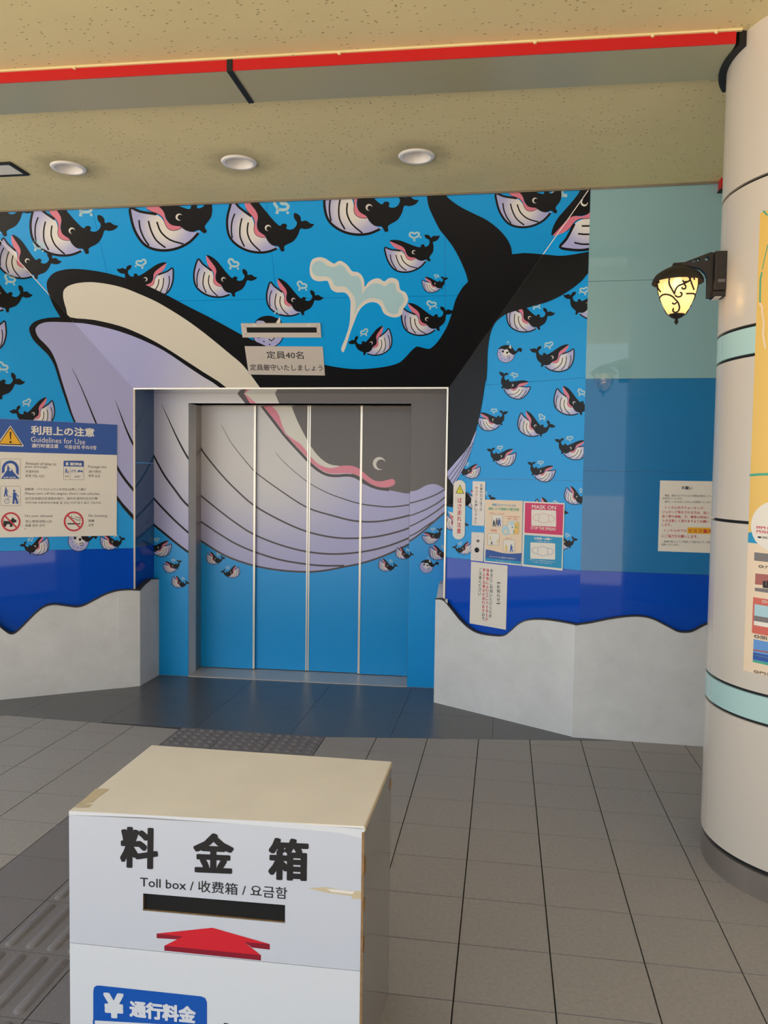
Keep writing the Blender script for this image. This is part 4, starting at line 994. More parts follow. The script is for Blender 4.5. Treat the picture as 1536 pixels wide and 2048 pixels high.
mb = MB(); decal(mb, [ip], cp((1100, 138), (1155, 138), (1157, 168), (1102, 168)), 'paper', 1); text(mb, ip, 'R2', *cp((1108, 146), (1142, 146), (1108, 161)), 'greytext', 2); mb.build('number_label', io, fix=False)
co, cpl = board(HD, cp((152, 475), (1350, 483), (1385, 925), (215, 910)), 0.006, 'plate', 'capacity_plate')
thing(co, 'steel plate with black Japanese capacity notice just below the lift indicator', 'sign')
mb = Letters(co); text(mb, cpl, '定員40名', *cp((478, 552), (1048, 560), (490, 668)), 'text', 1, .008); text(mb, cpl, '定員厳守いたしましょう', *cp((228, 755), (1345, 765), (234, 850)), 'text', 1, .008); if_build(mb, co)

# ---- right wall signs
q6, q4 = conv(880, 760, 4.8), conv(890, 950, 6.4)
cap = [(x + (182 - 192) * (y - 962) / 568, y) for x, y in rrect(135, 962, 250, 1530, 56, 6)]
po, pp = board(RW, q6(*cap), UPPER * 1.2, 'paper', 'pinch_warning_sticker')
thing(po, 'rounded white caution sticker with red vertical lettering beside the lift door', 'sticker')
mb = MB(); decal(mb, [Plane(RW.o, RW.u, RW.v)], q6((136, 1275), (136, 1318), (76, 1262)), 'paper', 12); mb.build('speech_tail', po, fix=False); mb = MB(); decal(mb, [pp], q6((192, 1003), (232, 1092), (150, 1087)), 'text', 1); decal(mb, [pp], q6((192, 1014), (225, 1087), (158, 1083)), 'lemon', 2)
decal(mb, [pp], q6((189, 1040), (195, 1040), (193, 1065), (191, 1065)), 'text', 3); mb.build('warning_triangle', po, fix=False)
mb = Letters(po); vtext(mb, pp, 'はさまれ注意', q4((190, 285))[0], q4((177, 755))[0], 8.2, 'redtext', 1, .02); if_build(mb, po)
no, np_ = board(RW, q6((318, 970), (440, 975), (428, 1400), (312, 1395)), UPPER * 1.2, 'plate', 'call_notice_plate')
thing(no, 'tall narrow steel plate with vertical writing above the lift call button', 'sign')
mb = Letters(no); vtext(mb, np_, 'お乗りの方は下の', q4((467, 110))[0], q4((460, 465))[0], 5, 'text', 1, .01)
vtext(mb, np_, '呼ボタンを押して下さい', q4((405, 145))[0], q4((388, 628))[0], 5, 'text', 1, .01, ['coral'] * 4 + ['text'] * 7); if_build(mb, no)
bo, bp_ = board(RW, q6((308, 1460), (428, 1465), (418, 1742), (300, 1730)), UPPER * 1.4, 'plate', 'call_button_plate')
thing(bo, 'small steel plate with round black call button and diamond mark', 'call button')
def knob(pl, q, r, h, key, name, parent):
    mb = MB(); P = pl.at(*q); n = 24
    for (r0, h0), (r1, h1) in (((r, 0), (r, h * .7)), ((r, h * .7), (r * .8, h)), ((r * .8, h), (0.0001, h))):
        A = [P + (pl.u * math.cos(2 * math.pi * i / n) + pl.v * math.sin(2 * math.pi * i / n)) * r0 + pl.n * h0 for i in range(n)]
        B = [P + (pl.u * math.cos(2 * math.pi * i / n) + pl.v * math.sin(2 * math.pi * i / n)) * r1 + pl.n * h1 for i in range(n)]
        mb.add(A + B, [(i, (i + 1) % n, n + (i + 1) % n, n + i) for i in range(n)], key)
    return mb.build(name, parent, smooth=True)
knob(bp_, q6((355, 1632))[0], .016, .007, 'gasket', 'round_button', bo); knob(bp_, q6((365, 1497))[0], .003, .002, 'darksteel', 'screw', bo); knob(bp_, q6((360, 1706))[0], .003, .002, 'darksteel', 'screw', bo)
mb = MB(); decal(mb, [bp_], q6((365, 1528), (383, 1545), (364, 1562), (346, 1545)), 'greytext', 1); mb.build('diamond_mark', bo, fix=False)

qp = conv(960, 990, 7.68)
h1, hp = board(RW, q6((437, 1147), (799, 1160), (785, 1782), (427, 1746)), UPPER * 1.3, 'paper', 'health_poster')
thing(h1, 'cream infection advice poster with small drawings and blue foot', 'poster')
H = [hp]; mb = MB()
decal(mb, H, qp((95, 78), (655, 98), (628, 1065), (80, 1010)), 'peach', 1)
decal(mb, H, smooth(qp((88, 835), (180, 850), (320, 885), (450, 900), (640, 893)), 3, False) + qp((628, 1065), (80, 1010)), 'signblue', 2)
decal(mb, H, qp((81, 965), (632, 1020), (628, 1065), (80, 1010)), 'cyan', 3)
mb.build('coloured_ground', h1, fix=False)
mb = Letters(h1)
text(mb, hp, '新型コロナウイルスの', *qp((190, 128), (552, 143), (190, 168)), 'cyan', 3, .02); text(mb, hp, '感染リスクを軽減する衛生対策', *qp((135, 185), (602, 203), (133, 228)), 'green', 3, .02)
text(mb, hp, '換気して利用', *qp((150, 268), (368, 282), (150, 286)), 'redtext', 3); text(mb, hp, 'マスクを着用し会話は控える', *qp((382, 318), (615, 330), (382, 338)), 'redtext', 3); text(mb, hp, '離れて乗る', *qp((430, 352), (582, 362), (430, 372)), 'redtext', 3)
text(mb, hp, '手指消毒', *qp((160, 520), (258, 528), (160, 560)), 'redtext', 3); text(mb, hp, '間隔を保つ', *qp((395, 655), (498, 662), (395, 670)), 'redtext', 3)
text(mb, hp, 'エレベーターをご利用される皆さまへ', *qp((145, 930), (552, 968), (145, 955)), 'paper', 4, .01); text(mb, hp, '安心してご利用いただくために', *qp((245, 1000), (475, 1020), (245, 1016)), 'paper', 4)
if_build(mb, h1)
mb = MB()
for (x0, y0, x1, y1, key) in ((185, 305, 352, 490, 'paper'), (425, 400, 600, 600, 'paper'), (120, 590, 298, 770, 'paper'), (358, 690, 535, 875, 'paper')):
    P = qp(*rrect(x0, y0, x1, y1, 20)); decal(mb, H, P, key, 3); stroke(mb, H, P + [P[0]], .35, 'greytext', 4)
decal(mb, H, qp((535, 415), (585, 415), (598, 440), (596, 580), (580, 598), (520, 598)), 'mapyellow', 4); disc(mb, H, qp((498, 497))[0], 1.6, 'cyan', 5); disc(mb, H, qp((557, 492))[0], 1.6, 'green', 5)
decal(mb, H, qp((455, 410), (525, 410), (520, 470), (455, 465)), 'mist', 4)
decal(mb, H, smooth(qp((400, 460), (448, 520), (450, 590), (400, 620), (350, 595), (335, 520)), 3), 'mist', 5); disc(mb, H, qp((398, 565))[0], 3.5, 'peach', 6)
for x, y, h, key in ((215, 482, 13, 'text'), (260, 478, 16, 'greytext'), (297, 478, 16, 'signblue'), (180, 762, 7, 'text'), (160, 690, 8, 'mapyellow'), (270, 740, 8, 'mapyellow'), (403, 868, 14, 'mapyellow'), (482, 872, 15, 'signblue'), (520, 588, 7, 'green')):
    person(mb, H, *qp((x, y))[0], h, key, 6)
mb.build('drawings', h1, fix=False)
m1, mp = board(RW, q6((807, 1163), (1200, 1182), (1190, 1508), (798, 1478)), UPPER * 1.3, 'paper', 'mask_poster')
thing(m1, 'crimson mask on stop the spread poster, upper of the two mask posters', 'poster')
m2, mp2 = board(RW, q6((798, 1479.5), (1190, 1509.5), (1180, 1830), (790, 1785)), UPPER * 1.3, 'paper', 'mask_poster')
thing(m2, 'blue mask request poster, lower of the two mask posters', 'poster')
def maskdraw(pl, name, x, y, key, parent, cv=qp, sh=0):
    mb = MB(); P = [pl]
    card = [(a, b + (a - x) * 0.045) for a, b in rrect(x - 190, y - 125, x + 190, y + 125, 14)]; decal(mb, P, cv(*card), 'paper', 2)
    body = [(x - 75, y - 50), (x - 60, y - 58), (x, y - 78), (x + 60, y - 55), (x + 75, y - 45), (x + 75, y + 42), (x + 55, y + 58), (x, y + 72), (x - 58, y + 52), (x - 78, y + 40)]
    body = cv(*[(a, b + 5) for a, b in body]); stroke(mb, P, body + [body[0]], .55, key, 3)
    for s in (-1, 1):
        e = [(x + s * (75 + 100 * math.sin(t) * .9), y + (s * 8) - 52 * math.cos(t)) for t in [math.pi * i / 12 for i in range(13)]]
        stroke(mb, P, cv(*e), .55, key, 3)
    mb.build(name, parent, fix=False)
mb = MB(); decal(mb, [mp], qp((693, 118), (1283, 145), (1268, 618), (683, 580)), 'magenta', 1); mb.build('coloured_ground', m1, fix=False)
maskdraw(mp, 'mask_drawing', 980, 355, 'magenta', m1)
mb = Letters(m1); text(mb, mp, 'MASK ON', *qp((800, 148), (1170, 165), (798, 208)), 'paper', 3, .02); text(mb, mp, 'STOP THE SPREAD', *qp((782, 480), (1168, 503), (780, 525)), 'paper', 3, .012); if_build(mb, m1)
mb = MB(); decal(mb, [mp2], qp((682, 612), (1267, 655), (1252, 1128), (668, 1065)), 'cyan', 1); mb.build('coloured_ground', m2, fix=False)
maskdraw(mp2, 'mask_drawing', 965, 860, 'signblue', m2)
mb = Letters(m2); text(mb, mp2, 'お客様へお願い', *qp((832, 645), (1108, 660), (832, 682)), 'paper', 3, .03); text(mb, mp2, 'マスク着用にご協力下さい。', *qp((845, 695), (1095, 712), (845, 715)), 'paper', 3, .01)
text(mb, mp2, '新型コロナウイルスの感染予防及び拡散防止のため、', *qp((762, 985), (1160, 1022), (762, 1000)), 'paper', 3, .01); text(mb, mp2, 'マスク着用へのご協力をお願いします', *qp((803, 1020), (1108, 1048), (803, 1035)), 'paper', 3, .01); if_build(mb, m2)
n1, nnp = board(RW, q4((338, 1108), (805, 1160), (783, 1980), (318, 1897)), 0.003, 'paper', 'lift_notice')
thing(n1, 'white paper with black and red vertical Japanese writing below the call button', 'notice')
mb = Letters(n1); vtext(mb, nnp, '【お知らせ】', q4((687, 1345))[0], q4((682, 1680))[0], 6.5, 'text', 1, .015)
vtext(mb, nnp, '安全にご利用いただくため', q4((597, 1200))[0], q4((580, 1830))[0], 5.6, 'text', 1, .01); vtext(mb, nnp, '強風等によりエレベーターが', q4((548, 1195))[0], q4((532, 1872))[0], 5.6, 'redtext', 1, .02)
vtext(mb, nnp, '停止する場合がありますので', q4((500, 1190))[0], q4((488, 1868))[0], 5.6, 'redtext', 1, .02, ['redtext'] * 11 + ['text'] * 2); vtext(mb, nnp, 'ご注意ください', q4((455, 1185))[0], q4((443, 1545))[0], 5.6, 'text', 1, .01)
if_build(mb, n1)

# ---- request notice on the teal wall
qt = conv(1280, 900, 3.4137)
r1, rp = board(TW, qt((137, 208), (620, 216), (608, 708), (122, 690)), 0.002, 'paper', 'request_notice')
thing(r1, 'white paper notice with red lines on the blue wall, half behind the round column', 'notice')
mb = Letters(r1); 
def tt(s, tl, tr, bl, key='text', bold=0.0): text(mb, rp, s, *qt(tl, tr, bl), key, 2, bold)
tt('お願い', (285, 245), (357, 250), (285, 268), 'text', .02); tt('現在、新型コロナウイルスの感染が拡大してい', (170, 303), (490, 307), (170, 318)); tt('る状況でございます。', (155, 322), (290, 325), (155, 337)); tt('関門トンネルは多くの方にご利用頂いています', (170, 346), (485, 350), (170, 360))
tt('トンネル内でウォーキング、', (172, 382), (440, 388), (172, 402), 'redtext', .01); tt('ジョギング等をされる方は、追い', (152, 412), (472, 420), (152, 432), 'redtext', .01); tt('抜く際の接触、汗、唾等の飛沫に', (150, 442), (472, 450), (150, 462), 'redtext', .01)
tt('十分注意して頂きますようお願い', (150, 472), (472, 478), (150, 492), 'redtext', .01); tt('します。', (150, 500), (215, 502), (150, 518), 'redtext', .01); tt('トンネル内では', (165, 540), (318, 542), (165, 558), 'redtext', .01)
decal(mb, [rp], qt((325, 528), (510, 532), (508, 574), (323, 570)), 'yellow', 1); tt('マスク着用', (328, 538), (495, 541), (327, 564), 'redtext', .02); tt('にご協力をお願いします。', (148, 575), (397, 580), (148, 597), 'redtext', .01)
tt('皆様が安心してご利用して頂けるようご協力', (162, 617), (490, 622), (162, 632)); tt('お願いいたします。', (145, 637), (265, 640), (145, 652)); if_build(mb, r1)

# ================================================================== COLUMN
column = thing(empty('round_column'), 'large round cream column with mint bands at the right', 'column')
def shell(mb, t0, t1, z0, z1, r, key, n=None, th=0.012):
    """curved sheet between angles t0..t1 (degrees)"""
    n = n or max(2, int(abs(t1 - t0) / 3)); vs = []; fs = []
    for i in range(n + 1):
        t = math.radians(t0 + (t1 - t0) * i / n)
        for rr in (r - th, r):
            for z in (z0, z1): vs.append((CX + rr * math.cos(t), CY + rr * math.sin(t), z))
    for i in range(n):
        o = i * 4; fs += [(o + 2, o + 6, o + 7, o + 3), (o, o + 1, o + 5, o + 4), (o + 1, o + 3, o + 7, o + 5), (o, o + 4, o + 6, o + 2)]
    fs += [(0, 2, 3, 1), (n * 4, n * 4 + 1, n * 4 + 3, n * 4 + 2)]
    mb.add(vs, fs, key)
mb = MB(); mb.lathe([(CR - .014, 0), (CR - .014, ZC + .2)], (CX, CY, 0), 'gasket', n=72); mb.build('core', column, smooth=True)
rings = [0.110, 0.662, 0.771, 1.404, 2.030, 2.140, 2.677, ZC + 0.15]
SEAM = -176.6
for i in range(len(rings) - 1):
    key = 'mint' if i in (1, 4) else 'column'
    for s in (0, 1):
        a = SEAM + 180 * s
        mb = MB(); shell(mb, a + .18, a + 180 - .18, rings[i] + (0.010 if i == 0 else 0.006), rings[i + 1] - 0.006, CR, key, 60); mb.build('cladding_band' if key == 'mint' else 'cladding_panel', column, smooth=True)
mb = MB(); mb.lathe([(CR - .004, 0.0), (CR - .004, 0.098), (CR - .014, 0.1)], (CX, CY, 0), 'darksteel', n=72); mb.build('base_ring', column, smooth=True)

# poster wrapped on the column
poster = thing(empty('map_poster'), 'tall ochre sightseeing map poster wrapped on the column', 'poster')
class Cyl:
    pass
def oncyl(x, y, r=CR):
    d = ray(x, y); o = CAM - Vector((CX, CY, 0)); a = d.x ** 2 + d.y ** 2; b = o.x * d.x + o.y * d.y; c = o.x ** 2 + o.y ** 2 - r * r
    D = b * b - a * c; P = CAM + d * ((-b - math.sqrt(max(D, 0))) / a)
    return math.degrees(math.atan2(P.y - CY, P.x - CX)), P.z
def cyl_poly(mb, pts, key, layer):
    """pts (angle, z) outline, cut into narrow strips so it follows the curve"""
    a0, a1 = min(p[0] for p in pts), max(p[0] for p in pts); n = max(1, int((a1 - a0) / 2) + 1)
    r = CR + 0.0012 + layer * 0.0003
    for i in range(n):
        lo_, hi = a0 + (a1 - a0) * i / n, a0 + (a1 - a0) * (i + 1) / n
        q = half_clip(half_clip(pts, 1, 0, hi), -1, 0, -lo_)
        if len(q) < 3: continue
        V = [Vector((CX + r * math.cos(math.radians(a)), CY + r * math.sin(math.radians(a)), z)) for a, z in q]
        tri = tessellate_polygon([[Vector((a, z * 50, 0)) for a, z in q]])
        mb.add(V, [tuple(t) for t in tri], key)
def cp_px(*pts): return [oncyl(*p) for p in pts]
PA0, PA1 = -148.3, -70.0
zt_, zb2 = 2.545, 0.845
mb = MB(); shell(mb, PA0, PA1, zb2, zt_, CR + 0.0012, 'peach', 40, 0.001); mb.build('sheet', poster, smooth=True)
z_map = oncyl(1496, 1085)[1]
mb = MB(); cyl_poly(mb, [(PA0, z_map), (PA1, z_map), (PA1, zt_), (PA0, zt_)], 'mapyellow', 1)
cyl_poly(mb, [(PA0, z_map), (-141, z_map), (-145, oncyl(1500, 1062)[1]), (PA0, oncyl(1500, 1066)[1])], 'cyan', 2)
mb.build('map_ground', poster, fix=False)
cs = conv(1480, 380, 6.4)
mb = MB()
def cstroke(pts, w, key, layer=3):
    L, R = ribbon(pts, w)
    for i in range(len(pts) - 1):
        try: cyl_poly(mb, cp_px(L[i], L[i + 1], R[i + 1], R[i]), key, layer)
        except Exception: pass
cstroke(cs((300, 265), (356, 325)), 3.5, 'green'); mb.build('route_line', poster, fix=False); mb = MB(); cstroke(cs((285, 1050), (265, 1150), (260, 1380), (262, 1440)), 3, 'green'); cstroke(cs((360, 700), (330, 830), (290, 1020)), 1.6, 'green'); mb.build('route_line', poster, fix=False); mb = MB()
cstroke([(1500, 950.5), (1517, 949), (1536, 948.5), (1550, 949)], 5, 'green'); mb.build('route_line', poster, fix=False); mb = MB(); cstroke(cs((255, 1450), (290, 1500), (285, 1560), (310, 1700), (300, 1850), (330, 2030)), 4, 'peach', 3)
mb.build('route_line', poster, fix=False)
mb = MB(); A, Z = oncyl(1534, 1052); cyl_poly(mb, [(A + 13 * math.cos(t) + 4.5, Z + 0.092 * math.sin(t)) for t in [2 * math.pi * i / 28 for i in range(28)]], 'paper', 3); mb.build('round_inset', poster, fix=False)
def crect(x0, y0, x1, y1, key, layer, name=None, mbx=None):
    a0, z0 = oncyl(x0, y0); a1 = oncyl(x1, y0)[0] if x1 <= 1600 else x1 - 2000; z1 = oncyl(x0, y1)[1]
    m_ = mbx or MB(); cyl_poly(m_, [(a0, z1), (a1, z1), (a1, z0), (a0, z0)], key, layer)
    if not mbx: m_.build(name, poster, fix=False)
crect(1509.5, 1104.5, 1895, 1121, 'photo_b', 2, 'title_bar'); crect(1507, 1194, 1895, 1266, 'coral', 2, 'caption_panel')
def photo(x, y0, y1, bgk, shapes, name='photo'):
    mb = MB(); a0, z0 = oncyl(x, y0); z1 = oncyl(x, y1)[1]; W = 34.0
    cyl_poly(mb, [(a0, z1), (a0 + W, z1), (a0 + W, z0), (a0, z0)], bgk, 3)
    for pts, k in shapes: cyl_poly(mb, [(a0 + u * W, z1 + (z0 - z1) * v) for u, v in pts], k, 4)
    mb.build(name, poster, fix=False)
photo(1512, 1138, 1182, 'peach', [([(0, .3), (1, .45), (1, .9), (0, .8)], 'photo_a'), ([(0, 0), (1, 0), (1, .3), (0, .15)], 'photo_b'), ([(.12, .2), (.2, .2), (.2, .55), (.12, .5)], 'text'), ([(.3, .2), (.4, .2), (.4, .6), (.3, .55)], 'text')])
photo(1510, 1208, 1250, 'mist', [([(0, 0), (1, 0), (1, .25), (0, .2)], 'paper'), ([(0, .2), (1, .25), (1, .5), (0, .45)], 'photo_b'), ([(.25, .5), (.75, .5), (.75, .75), (.25, .72)], 'paper'), ([(.2, .72), (.8, .75), (.6, .95), (.35, .92)], 'text')])
photo(1508, 1278, 1324, 'photo_c', [([(0, 0), (1, 0), (1, .12), (0, .1)], 'green'), ([(0, .12), (1, .14), (1, .5), (0, .42)], 'signblue'), ([(0, .5), (1, .62), (1, .68), (0, .56)], 'photo_a'), ([(0, .3), (1, .34), (1, .37), (0, .33)], 'mist')])
mb = MB()
def ctext(s, px, w_deg, h, key='text', bold=0.0):
    mb = MB()
    vs, fs = glyphs(s, bold); a0, z0 = oncyl(*px); r = CR + 0.0012 + 5 * .0003
    mb.add([Vector((CX + r * math.cos(math.radians(a0 + x * w_deg)), CY + r * math.sin(math.radians(a0 + x * w_deg)), z0 - h + y * h)) for x, y in vs], fs, key); mb.build('lettering', poster, fix=False)
ctext('◎九州鉄道記念館', (1518, 1129), 26, .012); ctext('◎門司港', (1525, 1199), 12, .012, 'paper'); ctext('◎関門海峡', (1509, 1268), 18, .014); ctext('◎門司港地区', (1508.5, 1339), 20, .012)
ctext('関門トンネル', (1514, 1052), 15, .011, 'redtext', .02); ctext('門司側入口', (1514, 1060), 13, .011, 'redtext', .02); ctext('●関門', (1516, 1072), 8, .008)

# ================================================================== WALL LANTERN
BX, BY, BZ = 1.088, -0.972, 2.347
K = 0.00210 / 7.68
lantern = thing(empty('wall_lantern'), 'lit black iron wall lantern with ribbed amber glass on the column', 'lamp')
zy = lambda y: BZ - (y - 660) * K
def roofp(): return [(0.0001, zy(392)), (0.020, zy(396)), (0.030, zy(425)), (0.048, zy(452)), (0.066, zy(488)), (0.084, zy(535)), (0.0945, zy(590)), (0.0985, zy(645)), (0.0985, zy(655)), (0.095, zy(655)), (0.091, zy(595)), (0.078, zy(550)), (0.0001, zy(520))]
mb = MB(); mb.lathe([(r, z) for r, z in roofp()], (BX, BY, 0), 'iron', n=48); mb.build('lamp_roof', lantern, smooth=True)
gprof = [(0.072, 560), (0.0745, 640), (0.0735, 720), (0.0690, 800), (0.0625, 880), (0.0540, 960), (0.0440, 1035), (0.0315, 1110)]
def Rg(z):
    for (r0, y0), (r1, y1) in zip(gprof, gprof[1:]):
        if zy(y0) >= z >= zy(y1): return r0 + (r1 - r0) * (zy(y0) - z) / (zy(y0) - zy(y1))
    return gprof[0][0] if z > zy(560) else gprof[-1][0]
mb = MB(); n = 96; vs = []; fs = []; sm = smooth([(r, y) for r, y in gprof], 3, False)
for j, (r, y) in enumerate(sm):
    for i in range(n):
        rr = r * (1 + (0.012 if i % 2 else 0)); t = 2 * math.pi * i / n; vs.append((BX + rr * math.cos(t), BY + rr * math.sin(t), zy(y)))
for j in range(len(sm) - 1):
    for i in range(n): fs.append((j * n + i, j * n + (i + 1) % n, (j + 1) * n + (i + 1) % n, (j + 1) * n + i))
mb.add(vs, fs, 'glass'); mb.build('glass_shade', lantern, smooth=True)
mb = MB(); mb.lathe([(0.0001, zy(1100)), (0.029, zy(1105)), (0.030, zy(1125)), (0.022, zy(1150)), (0.010, zy(1170)), (0.004, zy(1185)), (0.0075, zy(1205)), (0.0085, zy(1220)), (0.005, zy(1240)), (0.0001, zy(1268))], (BX, BY, 0), 'iron', n=28); mb.build('finial', lantern, smooth=True)
mb = MB(); mb.lathe([(0.0001, 0.022), (0.012, 0.018), (0.020, 0.0), (0.016, -0.018), (0.0001, -0.024)], (BX, BY, BZ + .002), 'bulb', n=24); mb.build('light_bulb', lantern, smooth=True)
mb = MB(); mb.lathe([(0.010, .02), (0.010, .05), (0.0001, .052)], (BX, BY, BZ + .002), 'lampwhite', n=16); mb.build('lamp_socket', lantern, smooth=True)
lx = lambda x: BX + (x - 560) * K * 1.0
arm = [(488, 372), (640, 365), (1000, 232), (1050, 240), (1050, 885), (970, 885), (965, 600), (935, 530), (870, 470), (780, 440), (640, 412), (520, 402), (486, 388)]
hole1 = [(700, 362), (850, 312), (870, 352), (720, 372)]; hole2 = [(880, 350), (935, 298), (975, 300), (985, 345), (930, 352)]
def arm_plate(t):
    loops = [[Vector((lx(x), zy(y), 0)) for x, y in l] for l in (arm, hole1, hole2)]
    tri = tessellate_polygon(loops); flat = [p for l in loops for p in l]; n = len(flat)
    vs = [(p.x, BY - t, p.y) for p in flat] + [(p.x, BY + t, p.y) for p in flat]
    fs = [tuple(t_) for t_ in tri] + [tuple(n + i for i in reversed(t_)) for t_ in tri]; o = 0
    for l in loops:
        m = len(l); fs += [(o + i, o + (i + 1) % m, n + o + (i + 1) % m, n + o + i) for i in range(m)]; o += m
    return vs, fs
mb = MB(); v_, f_ = arm_plate(0.012); mb.add(v_, f_, 'iron'); mb.build('bracket_arm', lantern)
mb = MB()
for c_, r_, s_ in (((905, 330), 22, 1), ((800, 348), 16, -1)):
    pts = [(lx(c_[0] + r_ * (1 - t * .09) * math.cos(t * .75) * s_), BY - .012, zy(c_[1] + r_ * (1 - t * .09) * math.sin(t * .75))) for t in range(9)]
    mb.tube(pts, .0022, 'iron', 6)
mb.build('bracket_scroll', lantern, smooth=True)
mb = MB(); mb.box(lx(1040), lx(1262), BY - .034, BY + .034, zy(800), zy(235), 'iron'); hb = mb.build('back_box', lantern, bevel=.006)
mb = MB(); mb.box(lx(1030), lx(1250), BY - .030, BY + .030, zy(885), zy(805), 'iron'); mb.box(lx(1060), lx(1150), BY - .031, BY + .031, zy(893), zy(885), 'lampwhite'); mb.build('box_foot', lantern, bevel=.004)
mb = MB(); mb.box(BX + .180, CX - CR + .012, BY - .043, BY + .043, zy(900), zy(205), 'iron'); mb.build('wall_plate', lantern, bevel=.006)
mb = MB(); mb.box(lx(1090), lx(1190), BY - .0348, BY - .0338, zy(685), zy(640), 'greytext'); mb.build('rating_label', lantern)
mb = MB(); mb.tube([(lx(1215), BY - .034, zy(522)), (lx(1215), BY - .041, zy(522))], .004, 'steel', 10); mb.build('screw', lantern)
# scrollwork on the glass, facing out
vc = (CAM - Vector((BX, BY, BZ))); phc = math.atan2(vc.y, vc.x)
def onglass(x, y, turn=0.0):
    z = zy(y); R = Rg(z) + .002; s = max(-1, min(1, (x - 565 + (y - 660) * .055) * K / R)); t = phc + math.asin(s) + turn
    return (BX + R * math.cos(t), BY + R * math.sin(t), z)
SCR = [[(510, 570), (455, 640), (450, 720), (480, 790), (515, 860)], [(305, 862), (360, 845), (430, 860), (490, 895), (520, 930), (560, 975), (580, 1040), (560, 1090), (520, 1105), (490, 1080), (500, 1045)],
       [(515, 870), (530, 810), (570, 760), (630, 735), (680, 712), (725, 680), (730, 650)], [(520, 880), (560, 905), (605, 895), (615, 860), (590, 845)], [(545, 975), (510, 995), (482, 975)],
       [(650, 735), (672, 770), (655, 800), (625, 795), (620, 775)], [(630, 680), (645, 705), (690, 700)], [(510, 570), (580, 560), (660, 590), (715, 640)], [(690, 560), (715, 620), (740, 690), (760, 745), (782, 795)], [(725, 665), (750, 630), (785, 635), (788, 665)]]
for turn in (0, math.pi * 2 / 3, -math.pi * 2 / 3):
    mb = MB()
    for s_ in SCR: mb.tube([onglass(x, y, turn) for x, y in smooth(s_, 4, False)], .0034, 'iron', 8)
    mb.build('scrollwork', lantern, smooth=True)
ld = bpy.data.lights.new('lantern_light', 'POINT'); ld.energy = 0.45; ld.color = (1.0, .66, .30); ld.shadow_soft_size = .02
lo_ = bpy.data.objects.new('lantern_light', ld); COL.objects.link(lo_); lo_.location = (BX, BY, BZ - .045); lo_.parent = lantern

# ================================================================== DOWNLIGHTS
dl0 = None
for i, (q, lab) in enumerate((((137, 335), 'recessed white downlight at the left end of the ceiling row'), ((478, 324), 'recessed white downlight in the middle of the ceiling row'), ((833, 312), 'recessed white downlight at the right end, nearest the column'))):
    P = fl(*q, ZC)
    d = thing(empty('ceiling_downlight'), lab, 'light', 'recessed downlights in the ceiling'); d.location = (P.x, P.y, ZC)
    if dl0 is None:
        mb = MB(); mb.lathe([(0.069, .012), (0.071, -.004), (0.076, -.010), (0.090, -.009), (0.097, -.001), (0.097, 0)], (0, 0, 0), 'lampwhite', n=48); a_ = mb.build('trim_ring', d, smooth=True)
        mb = MB(); mb.lathe([(0.070, .000), (0.066, .014), (0.056, .034), (0.044, .052), (0.036, .060), (0.0001, .064)], (0, 0, 0), 'lampwhite', n=48); b_ = mb.build('reflector', d, smooth=True)
        mb = MB(); mb.lathe([(0.037, .058), (0.035, .036), (0.031, .032), (0.026, .036), (0.018, .030), (0.0001, .026)], (0, 0, 0), 'lampwhite', n=32); c_ = mb.build('lamp_cup', d, smooth=True)
        dl0 = (a_, b_, c_)
    else:
        for s_ in dl0: k_ = s_.copy(); COL.objects.link(k_); k_.parent = d
# square hatch at the left edge
P = fl(-6, 338, ZC); mb = MB()
mb.box(P.x - .12, P.x + .12, P.y - .07, P.y + .07, ZC - .006, ZC, 'paper'); v = mb.build('ceiling_sign'); thing(v, 'small square plate with black rim on the ceiling at the left edge', 'sign')
mb = MB()
for (x0, x1, y0, y1) in ((-.14, .14, -.09, -.07), (-.14, .14, .07, .09), (-.14, -.12, -.07, .07), (.12, .14, -.07, .07)): mb.box(P.x + x0, P.x + x1, P.y + y0, P.y + y1, ZC - .010, ZC, 'gasket')
mb.build('plate_rim', v)

# ================================================================== TOLL BOX
ZT = 0.7136
box = thing(empty('toll_box'), 'white toll box with black slot and red arrow, standing in the foreground', 'toll box')
fl_, fr_, bl_, br_ = fl(137, 1622, ZT), fl(729, 1653, ZT), fl(303, 1490, ZT), fl(783, 1523, ZT)
BF = Plane((fl_.x, fl_.y, 0), (fr_ - fl_), (0, 0, 1))
Wd = (fr_ - fl_).length
cb = conv(100, 1460, 2.1333)
def upv(p): return BF.uv(BF.at(*p))
slot = [upv(q) for q in cb((397, 697), (1003, 747), (1003, 825), (396, 771))]
seam_l, seam_r = upv(cb((75, 906))[0])[1], upv(cb((1325, 1028))[0])[1]
def holed(pl, outer_, hole, t, front, key, name, parent):
    loops = [[Vector((a, b, 0)) for a, b in outer_], [Vector((a, b, 0)) for a, b in hole]]
    tri = tessellate_polygon(loops); flat = [p for l in loops for p in l]; n = len(flat)
    vs = [pl.p(p.x, p.y, front) for p in flat] + [pl.p(p.x, p.y, front - t) for p in flat]
    fs = [tuple(q) for q in tri] + [tuple(n + i for i in reversed(q)) for q in tri]; o = 0
    for l in loops:
        m = len(l); fs += [(o + i, o + (i + 1) % m, n + o + (i + 1) % m, n + o + i) for i in range(m)]; o += m
    mb = MB(); mb.add(vs, fs, key); return mb.build(name, parent)
holed(BF, [(0, 0), (Wd, 0), (Wd, ZT - .012), (0, ZT - .012)], slot, .018, -.003, 'boxedge', 'front_board', box)
zs = ZT - .004
sign_ = holed(BF, [(0.001, seam_l), (Wd - .004, seam_r), (Wd - .004, zs), (0.001, zs)], slot, .003, 0.0, 'boxfront', 'front_sign', box)
